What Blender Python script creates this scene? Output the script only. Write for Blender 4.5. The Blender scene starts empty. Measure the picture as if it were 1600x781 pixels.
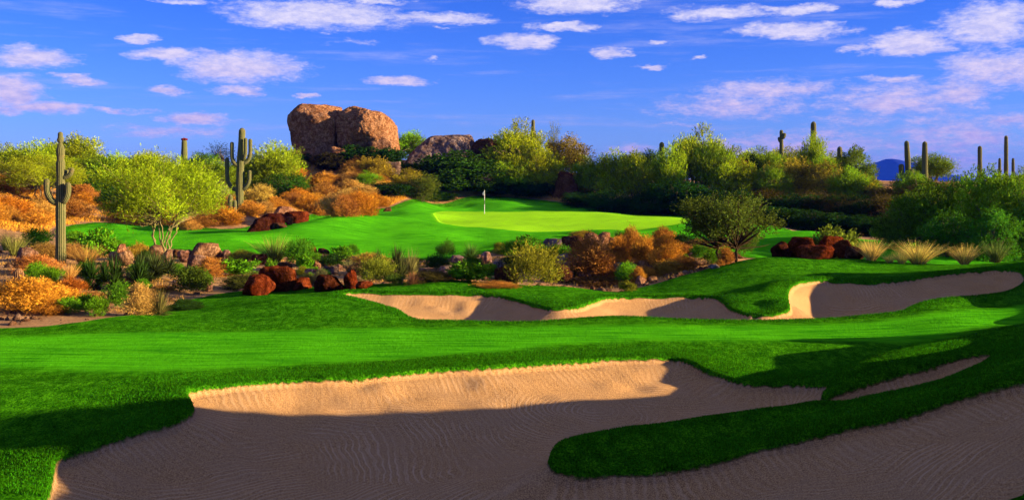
import bpy, bmesh, math, random
import numpy as np
from mathutils import Vector, Matrix, Euler, noise as mnoise
random.seed(7); rng = np.random.default_rng(7)
scene = bpy.context.scene
C = scene.collection
# ------------------------------------------------------------------ camera, sky, sun, exposure
CAMZ = 5.0; F = 1537.0; U0 = 800.0; HY = 290.0
cam_d = bpy.data.cameras.new('camera'); cam = bpy.data.objects.new('camera', cam_d); C.objects.link(cam)
cam.location = (0, 0, CAMZ); cam.rotation_euler = (math.pi / 2, 0, 0)
cam_d.sensor_fit = 'HORIZONTAL'; cam_d.sensor_width = 36; cam_d.lens = 36 * F / 1600
cam_d.shift_y = -(390.5 - HY) / 1600.0
cam_d.clip_start = 0.1; cam_d.clip_end = 20000
scene.camera = cam
SUN_EL = 11.5; SUN_AZ = 10.0          # sun to the right (+X) and AZ degrees towards the camera side
SUN_STR = 5.0; SKY_STR = 0.05; EXPO = 1.95
sdir = Vector((math.cos(math.radians(SUN_EL)) * math.cos(math.radians(SUN_AZ)), -math.cos(math.radians(SUN_EL)) * math.sin(math.radians(SUN_AZ)), math.sin(math.radians(SUN_EL))))
sun_d = bpy.data.lights.new('sun', 'SUN'); sun = bpy.data.objects.new('sun', sun_d); C.objects.link(sun)
sun_d.energy = SUN_STR; sun_d.angle = math.radians(0.5); sun_d.color = (1.0, 0.73, 0.37)
sun.rotation_euler = sdir.to_track_quat('Z', 'Y').to_euler(); sun.location = (30, -8, 30)
scene.view_settings.view_transform = 'Standard'; scene.view_settings.look = 'None'
scene.view_settings.exposure = EXPO; scene.view_settings.gamma = 1.0
scene.cycles.use_light_tree = False; scene.cycles.max_bounces = 5; scene.cycles.diffuse_bounces = 2; scene.cycles.transparent_max_bounces = 8; scene.cycles.glossy_bounces = 2

world = bpy.data.worlds.new('World'); scene.world = world; world.use_nodes = True
wt = world.node_tree; wt.nodes.clear()
class NT:
    def __init__(s, t): s.t = t
    def n(s, kind, **kw):
        nd = s.t.nodes.new(kind)
        for k, v in kw.items():
            if k == 'inp':
                for i, x in v.items():
                    if isinstance(x, bpy.types.NodeSocket): s.t.links.new(x, nd.inputs[i])
                    else: nd.inputs[i].default_value = x
            else: setattr(nd, k, v)
        return nd
    def m(s, op, a, b=0.0, c=0.0, clamp=False):
        nd = s.n('ShaderNodeMath', operation=op, use_clamp=clamp, inp={0: a, 1: b, 2: c}); return nd.outputs[0]
    def vm(s, op, a, b=(0, 0, 0)):
        nd = s.n('ShaderNodeVectorMath', operation=op, inp={0: a, 1: b})
        return nd.outputs['Value'] if op in ('LENGTH', 'DOT_PRODUCT', 'DISTANCE') else nd.outputs[0]
    def mix(s, f, a, b, mode='MIX'):
        nd = s.n('ShaderNodeMix', data_type='RGBA', blend_type=mode, inp={0: f, 6: a, 7: b}); return nd.outputs[2]
    def ss(s, x, lo, hi, a=0.0, b=1.0):
        nd = s.n('ShaderNodeMapRange', interpolation_type='SMOOTHSTEP', inp={0: x, 1: lo, 2: hi, 3: a, 4: b}); return nd.outputs[0]
    def noise(s, vec, scale, detail=3, rough=0.5, dist=0.0, out=0):
        return s.n('ShaderNodeTexNoise', inp={'Vector': vec, 'Scale': scale, 'Detail': detail, 'Roughness': rough, 'Distortion': dist}).outputs[out]
    def sep(s, v): return s.n('ShaderNodeSeparateXYZ', inp={0: v}).outputs
    def comb(s, x, y, z=0.0): return s.n('ShaderNodeCombineXYZ', inp={0: x, 1: y, 2: z}).outputs[0]
W = NT(wt)
sky = W.n('ShaderNodeTexSky', sky_type='NISHITA', sun_disc=False)
sky.sun_elevation = math.radians(SUN_EL); sky.sun_rotation = math.radians(90 + SUN_AZ)
sky.air_density = 1.0; sky.dust_density = 0.3; sky.ozone_density = 4.0; sky.altitude = 600
geo_in = W.n('ShaderNodeTexCoord').outputs['Generated']
wd = W.sep(geo_in)
el = W.m('MULTIPLY', W.m('ARCSINE', wd[2]), 57.2958)
az = W.m('MULTIPLY', W.m('ARCTAN2', wd[0], wd[1]), 57.2958)      # degrees, right positive
# clouds: thin drifting banks at fixed bearings in the sky, broken up by noise (azimuth, elevation, radii, strength) given below
CLOUDS = []
def cl(u, v, ru, rv, s=1.0):
    a0 = math.degrees(math.atan((u - U0) / F)); e0 = math.degrees(math.atan((HY - v) / math.hypot(F, u - U0)))
    CLOUDS.append((a0, e0, ru / F * 57.3 * math.cos(math.radians(a0)) ** 2, rv / F * 57.3, s))
for c in [(500,24,160,22),(690,28,90,10),(40,90,90,16),(20,142,60,22),(130,124,48,6),(375,106,115,25),(265,88,70,9),(620,128,62,7),(370,143,55,9),(255,143,30,8),(215,61,33,6),
          (60,168,90,9),(190,172,60,5,.7),(310,186,70,9),(260,205,130,14,.45),(290,2,60,5),(475,148,16,4),(600,3,50,5),(695,46,14,3,.7),(676,92,18,5,.5),(555,66,55,5,.4),
          (900,6,110,16),(820,66,60,14),(880,44,60,6),(955,83,30,9),(1025,103,30,4),(1030,68,25,4,.7),(1130,20,95,12),(1250,14,60,8),(1240,48,110,12),(1395,6,40,6),
          (1545,36,90,30),(1420,66,90,18),(1340,75,40,6,.8),(1560,110,110,28,.85),(1390,124,50,6,.8),(1200,140,130,16,.75),(1150,165,150,26,.6),(1400,155,140,26,.7),(1510,142,60,22,.8),
          (1260,228,200,26,.62),(1135,230,30,14,.9),(1170,238,60,12,.7),(1500,215,130,38,.62),(1450,255,160,18,.6),(980,235,50,10,.6),(1350,190,160,16,.35),(1000,232,40,8,.45),(1050,196,50,5,.45),(1090,86,14,4,.6),(790,190,60,6,.2),(1580,190,60,14,.7),(1430,195,40,7,.5),
          (1000,-60,200,26),(300,-70,260,26),(1500,-80,160,50),(-300,60,160,30),(-250,150,140,20),(1900,60,180,50),(1950,160,160,30)]:
    cl(*c)
pt0 = W.comb(az, el)
warp = W.n('ShaderNodeTexNoise', inp={'Vector': W.comb(W.m('MULTIPLY', az, 0.35), el), 'Scale': 1.1, 'Detail': 5.0, 'Roughness': 0.62}).outputs['Color']
warp = W.vm('MULTIPLY', W.vm('SUBTRACT', warp, (0.5, 0.5, 0.5)), (4.2, 1.15, 0.0))
pt = W.vm('ADD', pt0, warp)
fld = None
for a0, e0, ra, re, s in CLOUDS:
    mp = W.n('ShaderNodeMapping', vector_type='TEXTURE', inp={0: pt, 1: (a0, e0, 0), 3: (ra * 1.25, re * 1.45, 1)})
    f = W.m('MULTIPLY', W.m('SUBTRACT', 1.0, W.vm('LENGTH', mp.outputs[0]), clamp=True), s)
    fld = f if fld is None else W.m('SMOOTH_MAX', fld, f, 0.08)
n1 = W.noise(W.comb(W.m('MULTIPLY', az, 0.33), el, 3.0), 2.6, 7, 0.66)
n2 = W.noise(W.comb(W.m('MULTIPLY', az, 0.5), el, 9.0), 7.0, 4, 0.6)
dens = W.m('ADD', W.m('MULTIPLY', fld, 1.38), W.m('ADD', W.m('MULTIPLY', W.m('SUBTRACT', n1, 0.52), 1.5), W.m('MULTIPLY', W.m('SUBTRACT', n2, 0.5), 0.5)))
dens = W.m('MULTIPLY', dens, W.ss(fld, 0.0, 0.22))
thin = W.m('MULTIPLY', W.ss(W.noise(W.comb(W.m('MULTIPLY', az, 0.09), el, 5.0), 1.3, 6, 0.6), 0.5, 0.8), 0.3)
cov = W.m('MAXIMUM', W.m('MULTIPLY', W.ss(dens, 0.05, 1.0), 0.92), thin)
cov = W.m('MULTIPLY', cov, W.ss(el, -1.0, 1.0))
skc = W.n('ShaderNodeHueSaturation', inp={'Hue': 0.505, 'Saturation': 1.15, 'Value': 1.0, 'Color': sky.outputs[0]}).outputs[0]
tint = W.n('ShaderNodeValToRGB', inp={0: W.m('DIVIDE', el, 14.0, clamp=True)})
tint.color_ramp.elements[0].color = (0.60, 0.68, 1.38, 1); tint.color_ramp.elements[1].color = (0.34, 0.49, 1.25, 1)
skc = W.mix(1.0, skc, tint.outputs[0], 'MULTIPLY')
cn = W.ss(W.noise(W.comb(W.m('MULTIPLY', az, 0.4), el, 1.0), 3.2, 5, 0.65), 0.3, 0.7)
cloudc = W.mix(W.ss(el, 1, 10), W.mix(cn, (2.6, 2.2, 4.2, 1), (4.4, 3.1, 4.2, 1)), W.mix(cn, (3.2, 3.2, 4.9, 1), (4.9, 4.5, 5.2, 1)))
fin = W.mix(cov, skc, cloudc)
# broken cloud deck added high overhead, out of view, to fill the shadows
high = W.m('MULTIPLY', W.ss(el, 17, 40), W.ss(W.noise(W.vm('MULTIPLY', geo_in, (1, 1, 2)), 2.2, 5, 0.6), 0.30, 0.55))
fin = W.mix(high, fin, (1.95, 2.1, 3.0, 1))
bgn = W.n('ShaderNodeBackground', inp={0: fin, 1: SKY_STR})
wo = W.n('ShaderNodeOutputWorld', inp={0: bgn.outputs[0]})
# ------------------------------------------------------------------ terrain: one height field through surveyed points
# every point is (bearing, fall, distance): P gives a point seen at a bearing/fall and a distance, H one at a known height
PTS = []
def h_of(v, Y): return -(v - HY) * Y / F
def P(*rows):
    for u, v, Y in rows: PTS.append(((u - U0) / F, math.log(Y), h_of(v, Y)))
def Q(*rows):
    for u, Y, h in rows: PTS.append(((u - U0) / F, math.log(Y), h))
def xy(u, Y): return ((u - U0) / F * Y, Y)
B1 = [(30,815,11.4),(70,785,11.9),(82,740,13.0),(85,718,13.6),(110,707,13.9),(145,697,14.2),(200,678,14.9),(250,665,15.4),(290,652,15.9),(303,640,16.4),(300,627,17.0),(289,614,17.6),
      (300,607,18.0),(380,600,18.4),(450,593,18.9),(520,591,19.0),(600,586,19.3),(680,577,19.8),(760,573,20.0),(830,568,20.4),(900,563,20.8),(960,560,21.1),(1020,559,21.2),(1055,560,21.3),(1080,566,21.0),
      (1100,577,20.6),(1130,589,20.1),(1160,597,19.8),(1200,599,19.7),(1250,597,19.6),(1290,598,19.2),(1295,606,18.8),(1283,617,18.35),(1287,622,18.15),(1340,602,18.5),(1400,585,18.8),(1460,569,19.1),(1520,553,19.4),(1545,549,19.45),(1557,548,19.35),
      (1556,552,19.0),(1550,556,18.6),(1520,576,17.7),(1480,592,17.2),(1430,606,16.7),(1380,617,16.3),(1340,625,16.2),(1310,630,16.3),(1285,628,16.6),(1220,640,16.5),(1150,650,16.3),(1080,660,15.9),
      (1000,670,15.4),(920,682,14.9),(880,692,14.6),(863,704,14.3),(857,718,14.1),(862,729,14.0),(875,735,13.95),(950,738,13.9),(1020,735,13.8),(1100,722,13.9),(1150,711,14.0),(1200,697,14.1),(1280,678,14.2),
      (1340,665,14.3),(1400,652,14.4),(1440,640,14.5),(1500,618,14.6),(1560,602,14.6),(1600,593,14.6),(1700,566,14.5)]
B1tail = [(1800,14.0,-2.15),(1850,12.5,-2.15),(1750,10.5,-2.5),(1500,8.8,-3.1),(1000,8.0,-3.7),(500,8.2,-3.8),(100,9.3,-3.75)]
P(*B1); Q(*B1tail)
B23 = [(528,460,33.2),(550,456,33.6),(620,458,33.5),(700,459,33.5),(760,460,33.5),(800,466,33),(830,476,31.7),(850,482,30.7),(870,484,30.5),(900,481,30.7),(925,473,31.7),(935,467,32.8),(960,464,33.3),
       (1000,464,33.5),(1060,463,33.5),(1110,463,33.3),(1130,470,32),(1140,482,30.5),(1155,489,29.6),(1180,493,29.3),(1212,492,29.3),(1235,485,29.8),(1232,470,30.8),(1230,452,32.6),(1245,441,34),(1280,436,35),
       (1330,440,35),(1380,441,35),(1420,437,35.5),(1460,430,36),(1500,425,36.5),(1550,421,37),(1590,422,36.5),(1602,430,35.3),(1600,442,34),(1580,455,32.5),(1540,462,31.5),(1480,466,31),(1440,473,30.2),(1418,482,29.6),
       (1410,487,29.2),(1350,494,28.7),(1290,499,28.3),(1240,501,28),(1160,502,28),(1100,501,28.1),(1040,499,28.3),(980,496,28.5),(930,497,28.5),(880,501,28.0),(830,504,27.8),(760,504,27.8),(700,502,28.1),(645,499,28.5),(633,492,28.9),(625,486,29.5),(600,478,30.5),(562,468,31.8)]
P(*B23)
# sand floors
Q((400,15.5,-4.10),(250,14.2,-4.05),(600,14,-4.2),(600,17,-4.12),(450,17,-4.03),(800,13,-4.2),(800,16,-4.15),(1000,17.5,-4.1),(1000,19.2,-4.02),(1150,18.5,-4.02),(200,13,-4.08),(150,12,-4.1),(1200,17.6,-3.98),
  (1000,12,-4.15),(1200,12.6,-3.85),(1400,12.6,-3.4),(1600,12.6,-2.9),(1200,10,-3.9),(1600,10.5,-3.0),(600,11,-4.15),(800,10,-4.1),(300,11,-4.1),
  (1420,17.9,-3.80),(1500,18.6,-3.55),(1350,17.6,-3.9))
P((700,497,30.5),(620,478,31.2),(600,468,32.3),(800,495,30.8),(1000,494,30.8),(1080,492,31),(980,480,32),(1060,478,32.2),(900,496,29.3),(1180,500,28.5),(1290,490,31.3),(1300,476,33.2),(1380,480,32.4),(1250,478,32),(1450,468,33.2),(1550,452,34.2),(1500,460,33.4),(1400,462,33.7))
# tongue and thin ridge
P((885,696,14.25),(930,686,14.5),(1000,671,14.9),(1100,656,15.3),(1200,641,15.7),(1285,635,16.0),(1340,628,16.0),(1380,619,16.0),(1430,608,16.4),(1480,594,16.9),(1550,564,17.8),(1600,550,17.0),(1600,575,15.8),(1500,597,15.6),(1400,628,15.4),(1300,651,15.1),(1200,669,14.9),(1100,690,14.6),(1000,706,14.3),(920,713,14.2),
  (1600,508,21),(1550,520,20.8),(1500,531,20.3),(1450,541,19.8),(1400,556,19.3),(1350,571,19.0),(1310,588,18.8),(1700,470,21))
Q((1700,14.9,-2.3),(1800,17,-2.0),(1800,22,-2.3),(1600,24.5,-3.45),(1500,22.8,-3.6),(1400,21.6,-3.72),(1700,26,-3.1))
# near grass on the left
P((0,612,17.6),(100,612,17.8),(200,608,18.1),(0,650,16.2),(100,655,16.0),(200,650,16.1),(0,700,14.3),(100,690,14.8),(0,740,13.0),(40,715,13.7),(0,781,11.9),(-150,700,14.3),(-150,620,17.5))
Q((-100,9,-3.6),(-300,12,-3.3),(-300,16,-3.3),(-300,22,-3.5))
# fairway
P((0,590,19),(150,590,19),(0,560,21.3),(200,565,21),(400,570,20.6),(600,560,21.4),(800,549,22.3),(1000,537,23.3),(1200,541,22.9),(1350,541,22.9),(1450,542,22.8),(1150,560,21.6),(1250,568,21.2),(1320,565,21.3),
  (0,535,23.6),(200,535,23.6),(400,535,23.7),(600,530,24.2),(800,523,25),(1000,518,25.5),(1200,518,25.5),(1400,512,26),(1600,500,26.5),(1500,500,26.6),(1450,490,28.3),(1520,478,30),(1600,468,30.6))
# crest (fairway against the desert)
P((-200,528,25),(0,516,26),(60,512,26.3),(130,506,26.8),(200,497,28.4),(235,489,30.5),(260,483,32),(300,475,33.6),(340,468,34.6),(390,460,35.2),(430,457,35.5),(480,450,36),(540,446,36),(600,444,36),(650,441,36.3),(700,440,36.5),(750,443,36.7),(800,447,37),(860,449,37),(900,451,37),(930,457,36.8),
  (965,461,36.5),(1000,455,37.5),(1050,443,38.5),(1100,428,40),(1130,417,41),(1170,407,41.5),(1200,401.5,42),(1240,401,42),(1300,404,42),(1360,407,42),(1420,412,41),(1480,415,40),(1540,412,39.5),(1600,405,39),(1700,392,39))
P((500,470,30.5),(520,482,29.2),(430,471,31),(440,484,29),(350,479,31.5),(350,492,28.8),(300,489,30.4),(270,499,28.2),(600,492,28.6),(480,500,27.4),(560,500,27.6),(380,502,27.3),(640,506,27.6),(860,467,32.4),(880,453,35.4),(1180,449,34.2),(1185,472,31),(1185,428,38),(1120,447,36.5),(1260,420,38.5),(1380,424,38.5),(1500,419,38.4))
# behind the crest
Q((540,39,-3.95),(640,39.5,-3.95),(740,40,-4.05),(840,40,-4.15),(1050,43,-3.9),(1120,46,-3.75),(1200,47,-3.9),(1300,47,-3.95),(1400,46,-3.95),(1500,45,-3.9),(1600,45,-3.8),(1300,58,-4.0),(1500,58,-4.0),(1700,58,-3.9),(1700,45,-3.6))
# desert wash
P((100,470,33),(0,440,38),(-200,440,38),(180,455,36),(250,440,40),(93,412,45),(200,400,50),(300,402,50),(0,385,56),(400,440,42),(500,430,44),(600,435,43),(700,420,48),(800,420,48),(850,432,45),(930,450,41.5),
  (940,385,58),(900,378,60),(990,385,58),(870,402,52),(980,420,47),(1040,402,50),(1050,425,44),(1100,400,50),(1150,404,48),(600,412,50),(480,408,50))
# near edge of the upper turf, then the turf itself
P((130,377,62),(200,385,58),(290,392,56),(340,398,55),(400,405,54),(500,402,56),(600,404,57),(700,404,57),(760,396,58),(850,383,60),(900,374,62),(960,378,62),(1050,378,62),(1100,385,60),(1180,395,57),
  (75,363,70),(110,353,80),(160,350,84),(230,353,82),(300,359,78),(375,362,76),(240,368,70),(330,372,70),(430,351,84),(480,341,90),(520,337,94),(580,333,97),(650,332.5,99),(500,352,84),(420,368,76),(560,362,80),(640,352,86),(700,347,88),
  (560,383,66),(640,390,63),(640,372,72),(700,385,64),(750,374,70),(750,358,79),(850,364,78),(960,362,78),(1060,352,82),(800,375,68),(960,370,70),(700,334.5,98),(780,333.5,100),(860,333.8,100),(960,336,98),(1060,339,95),(780,345,89),(880,347,88),(1000,345,88),
  (760,331,106),(700,329,110),(760,320,114),(800,315,116),(860,319,115),(910,326,112),(960,332,108),(1050,338.5,104),(1100,350,84),(1200,353,82),(1200,372,70),(1280,368,76),(1150,382,62),(1420,378,68),(1470,381,66))
# hillsides behind
P((50,366,68),(0,335,78),(100,345,84),(0,300,88),(-150,300,88),(100,300,94),(200,335,92),(200,300,102),(300,346,88),(300,310,100),(400,335,88),(375,332,84),(440,322,92),
  (500,300,108),(440,300,106),(500,268,115),(540,246,122),(470,250,122),(620,262,120),(620,300,110),(700,265,121),(700,318,116),(760,290,124),(850,272,126),(850,305,120),(1000,332,113),(1000,285,130),(1150,345,98),(1150,285,130),(1300,366,84),(1300,293,120),(1450,372,78),(1500,303,110),(1600,372,75),(1600,303,110),(1800,303,110))
for a in (-2.2, -1.2, -0.7, -0.35, 0.0, 0.35, 0.7, 1.2, 2.2):
    for Y, h in ((170, 0.5), (260, -3.0), (500, -6.0), (1500, -9.0), (4000, -10.0)): PTS.append((a, math.log(Y), h))
# off to the right: unseen banks, shaped to cast shade on the near and right-hand bunkers; off to the left: gentle rise
for X, Y, h in [(14,5,0.0),(14,7.5,0.05),(14,9,0.05),(14,10.5,0.10),(14,11.6,0.6),(14,12.5,0.85),(14,13.4,0.55),(14,14.1,-0.3),(14,15.6,-1.0),(14,17,-1.9),(14,19.4,-2.7),(14,21.7,-2.95),(14.5,24.5,-3.35),
                (20,8,0.0),(20,12.5,0.5),(20,14.5,-0.8),(20,17,-1.8),(20,20,-2.7),(30,12,0.2),(45,12,0.5),(10.5,12.5,-0.9),(10.5,9,-1.2),(10.5,15.5,-1.75),(10.5,18.5,-2.75),(11.5,21,-2.95),(24,4,0.3),(45,5,0.5),(30,18,-2.5),
                (17.5,25,-3.3),(22,27,-3.3),(20.5,29.5,-3.1),(20.5,31.4,-1.75),(20.5,33.5,-1.35),(20.5,35.8,-1.5),(20.8,37.2,-2.7),(24,33.5,-1.8),(24,29.5,-3.2),(26,38.5,-3.0),(30,33,-2.5),(45,26,-2.8),(30,42,-3.2),(45,42,-3.2),(45,70,-3.3),(60,100,-1.0),(70,60,-2.5),
                (5,5,-3.3),(0,5,-3.8),(-5,5,-3.6),(-10,8,-3.3),(-20,12,-3.2),(-30,20,-3.4),(-30,40,-3.5),(-50,60,-2.8),(-60,90,-0.5),(0,3,-3.6),(6,3,-2.6),(-6,3,-3.4)]:
    PTS.append((X / Y, math.log(Y), h))
PA = np.array(PTS)
cc = 0.022
def kern(A, B):
    d2 = (A[:, None, 0] - B[None, :, 0]) ** 2 + (A[:, None, 1] - B[None, :, 1]) ** 2
    return np.sqrt(d2 + cc * cc)
K = kern(PA, PA); n = len(PA)
M = np.zeros((n + 3, n + 3)); M[:n, :n] = K - np.eye(n) * 0.0006
M[:n, n] = 1; M[:n, n + 1:] = PA[:, :2]; M[n:, :n] = M[:n, n:].T
wts = np.linalg.solve(M, np.concatenate([PA[:, 2], [0, 0, 0]]))
def base_h(a, l):
    out = np.empty(len(a)); q = np.stack([a, l], 1)
    for i in range(0, len(a), 20000):
        s = q[i:i + 20000]; out[i:i + 20000] = kern(s, PA) @ wts[:n] + wts[n] + s @ wts[n + 1:]
    return out
def poly_of(rows, tail=()):
    return np.array([xy(r[0], r[2]) for r in rows] + [xy(r[0], r[1]) for r in tail])
def smooth_poly(p, k=3):
    for _ in range(k):        # Chaikin corner cutting
        q = np.roll(p, -1, 0); p = np.stack([0.75 * p + 0.25 * q, 0.25 * p + 0.75 * q], 1).reshape(-1, 2)
    return p
def sdf(px, py, poly):
    """signed distance, positive inside"""
    x0, y0 = poly[:, 0], poly[:, 1]; x1, y1 = np.roll(x0, -1), np.roll(y0, -1)
    best = np.full(len(px), 1e9); ins = np.zeros(len(px), bool); arc = np.zeros(len(px))
    seg = np.hypot(x1 - x0, y1 - y0); cum = np.concatenate([[0], np.cumsum(seg)[:-1]])
    for i in range(len(poly)):
        dx, dy = x1[i] - x0[i], y1[i] - y0[i]
        t = np.clip(((px - x0[i]) * dx + (py - y0[i]) * dy) / max(dx * dx + dy * dy, 1e-12), 0, 1)
        d = (px - x0[i] - t * dx) ** 2 + (py - y0[i] - t * dy) ** 2
        m = d < best; best[m] = d[m]; arc[m] = cum[i] + t[m] * seg[i]
        if abs(dy) > 1e-12:
            c = (y0[i] > py) != (y1[i] > py)
            xi = x0[i] + (py - y0[i]) / dy * dx
            ins ^= c & (px < xi)
    d = np.sqrt(best)
    return np.where(ins, d, -d), arc
PB1 = smooth_poly(poly_of(B1, B1tail), 2); PB23 = smooth_poly(poly_of(B23), 2)
# desert zone = beyond the crest and outside the upper turf
crest = [(-900,25),(-200,25),(0,26),(60,26.3),(130,27.2),(200,29.0),(235,31.1),(260,32.7),(300,34.5),(340,35.6),(390,36.2),(430,36.5),(480,37),(540,37.3),(600,37.5),(700,38),(800,38.3),(860,38.2),(900,38.0),(930,37.6),(965,37.4),(1000,38.6),(1050,40),(1100,41.6),(1130,42.8),(1170,43.8),(1200,44.5),(1212,42.9),(1260,42.2),(1345,42.0),(1360,42.4),(1420,41.6),(1480,40.4),(1540,40.1),(1600,39.8),(1700,40),(2600,44)]
turf = [(75,70),(130,62),(200,58),(290,56),(340,55),(400,54),(440,55),(500,56),(600,57),(700,57),(760,58),(850,60),(900,62),(960,62),(1050,62),(1100,60),(1150,54),(1190,49),(1260,46.5),(1400,46),(1600,46),(1900,50),(1900,60),(1600,63),(1470,66),(1420,69),(1280,77),(1200,83),(1150,90),(1080,104),(1050,107),(960,110),(910,114),(860,117.5),(800,118.5),(760,118),(715,117),(670,114),(635,107),(612,101),(580,99),(520,95.5),(480,91.5),(430,85.5),(375,77),(300,79.5),(230,84),(160,86),(110,82)]
PD = np.array([xy(u, Y) for u, Y in crest] + [(9000., 6000.), (-9000., 6000.)])
PT = smooth_poly(np.array([xy(u, Y) for u, Y in turf]), 2)
green = [(678,91),(700,84),(750,79.5),(850,77.5),(960,77.5),(1040,80.5),(1075,87),(1085,96),(1060,100),(960,103),(860,105),(780,105),(700,103),(675,98)]
PG = smooth_poly(np.array([xy(u, Y) for u, Y in green]), 3)
fair = [(-900,20),(-200,19.5),(0,20.3),(200,19.6),(330,19.9),(450,20.3),(600,20.8),(760,21.9),(900,23.2),(1050,23.9),(1200,23.6),(1350,23.5),(1450,23.3),(1520,24.5),(1640,27),(1900,29),(2400,33),(2400,36),(1900,32),(1600,29.5),(1480,28.6),(1350,27.3),(1200,26.9),(1000,26.8),(800,26.6),(650,26.6),(500,26.2),(350,25.8),(200,25.4),(0,24.6),(-200,24.2),(-900,24)]
PF = smooth_poly(np.array([xy(u, Y) for u, Y in fair]), 2)
def fnoise(x, y, sc, seed):
    """cheap smooth value noise"""
    r = np.random.default_rng(seed); G = r.random((256, 256)); x = x / sc; y = y / sc
    xi = np.floor(x).astype(int); yi = np.floor(y).astype(int); fx = x - xi; fy = y - yi
    fx = fx * fx * (3 - 2 * fx); fy = fy * fy * (3 - 2 * fy)
    g = lambda i, j: G[i % 256, j % 256]
    return (g(xi, yi) * (1 - fx) + g(xi + 1, yi) * fx) * (1 - fy) + (g(xi, yi + 1) * (1 - fx) + g(xi + 1, yi + 1) * fx) * fy - 0.5
def sstep(x, a, b):
    t = np.clip((x - a) / (b - a), 0, 1); return t * t * (3 - 2 * t)
def terrain(X, Y, full=False):
    X = np.asarray(X, float); Y = np.asarray(Y, float)
    l = np.log(Y); z = base_h(X / Y, l)
    s1, arc1 = sdf(X, Y, PB1); s2, arc2 = sdf(X, Y, PB23)
    sd, _ = sdf(X, Y, PD); st, _ = sdf(X, Y, PT); sg, _ = sdf(X, Y, PG); sf, _ = sdf(X, Y, PF)
    sand = np.maximum(s1, s2)
    des = np.minimum(sd, -st)
    # sand lies below the turf lip; the turf edge is a little raised and rounded
    wob = 1 + 0.6 * fnoise(X, Y, 0.5, 3)
    z = z - 0.14 * sstep(sand, -0.02, 0.06) * wob - 0.10 * sstep(sand, 0.05, 0.8)
    z = z + 0.04 * sstep(sand, -1.2, 0.0) * (sand < 0.0) + 0.04 * (sand >= 0) * (1 - sstep(sand, 0.0, 0.10))
    far = sstep(Y, 60, 200)
    z = z + (0.10 * fnoise(X, Y * 1.6, 2.4, 5) + 0.16 * fnoise(X, Y * 2.0, 6.5, 15)) * sstep(-sand, 0.2, 1.5) * sstep(-sf, -1.5, 1.0) + 0.03 * fnoise(X, Y, 1.1, 25) * sstep(-sand, 0.1, 0.6)
    z = z + (1.4 * fnoise(X * 1.2 + Y * 0.5, Y * 1.0, 9.0, 16) + 0.30 * fnoise(X, Y, 3.5, 17)) * sstep(st, 0.5, 5) * sstep(-sg, -0.5, 3) + 0.25 * fnoise(X, Y, 7.0, 6) * sstep(des, 0.5, 4) + 0.10 * fnoise(X, Y, 1.3, 8) * sstep(des, 0.3, 2) + far * 1.2 * fnoise(X, Y, 40, 9)
    rp = [(655,92),(600,86),(540,80),(470,74),(400,68),(350,64)]
    rb = np.zeros(len(X))
    for (ua, ya), (ub, yb) in zip(rp[:-1], rp[1:]):
        for q in np.linspace(0, 1, 5)[:-1]:
            cx, cy = xy(ua + (ub - ua) * q, ya + (yb - ya) * q); rb = np.maximum(rb, np.exp(-((X - cx) ** 2 + (Y - cy) ** 2 * 0.5) / (2 * 1.9 ** 2)))
    z = z + 0.55 * rb * sstep(st, 0.3, 3)
    z = z - 0.06 * sstep(des, 0.0, 0.25) * (st < 0)
    if full: return z, s1, s2, arc1, arc2, des, sg, np.maximum(sf, st - 0.9)
    return z
def ground_z(x, y): return float(terrain([x], [y])[0]) + CAMZ
_cols = {}
def ray_hit(u, v, y0, y1):
    """where the sight line at this bearing and fall meets the ground, between two distances"""
    Ys = np.exp(np.linspace(math.log(y0), math.log(y1), 160)); a = (u - U0) / F
    z = terrain(a * Ys, Ys); vv = HY - F * z / Ys
    k = np.where(vv <= v)[0]
    if len(k) == 0: i = int(np.argmin(vv))
    else: i = k[0]
    return a * Ys[i], Ys[i], z[i] + CAMZ

aa = np.concatenate([-np.geomspace(5.0, 0.60, 44), np.linspace(-0.575, -0.527, 12), np.linspace(-0.5245, 0.5245, 760), np.linspace(0.527, 0.575, 12), np.geomspace(0.60, 5.0, 44)])
ll = np.concatenate([np.linspace(math.log(2.4), math.log(11.0), 70)[:-1], np.linspace(math.log(11.0), math.log(62), 520)[:-1], np.linspace(math.log(62), math.log(128), 110)[:-1], np.linspace(math.log(128), math.log(6000), 60)])
NA, NL = len(aa), len(ll)
AG, LG = np.meshgrid(aa, ll); YG = np.exp(LG).ravel(); XG = AG.ravel() * YG
Z, s1, s2, arc1, arc2, des, sg, sf = terrain(XG, YG, True)
sand = np.maximum(s1, s2)
arc = np.where(s1 > s2, arc1, arc2)
ph = arc; RAKE = [(-4.5,14.5,-16,26),(-1.6,16.5,-12,13),(1.6,17.0,1.6,18.6),(0.3,13.6,0.3,12.9),(-2.2,13,-9,20),(4.5,18.5,3,30),(3,12.3,1,3),(6.5,12,12,3),(-3,18.5,-2,30),(-2,30,-4,50),(3,30,8,44),(12,32,10,52)]
def norm_grid():
    P3 = np.stack([XG, YG, Z], 1).reshape(NL, NA, 3)
    du = np.gradient(P3, axis=1); dv = np.gradient(P3, axis=0)
    nn = np.cross(du, dv).reshape(-1, 3); return nn / np.linalg.norm(nn, axis=1)[:, None]
NRM = norm_grid()
idx = np.arange(NA * NL).reshape(NL, NA)
quads = np.stack([idx[:-1, :-1], idx[:-1, 1:], idx[1:, 1:], idx[1:, :-1]], -1).reshape(-1, 4)
qs = sand[quads].mean(1); qd = des[quads].mean(1); qg = sg[quads].mean(1)
zone = np.where(qs > 0.02, 1, np.where(qd > 0, 2, np.where(qg > 0, 3, 0)))
V3 = np.stack([XG, YG, Z + CAMZ], 1)
ground_objs = {}
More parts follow.
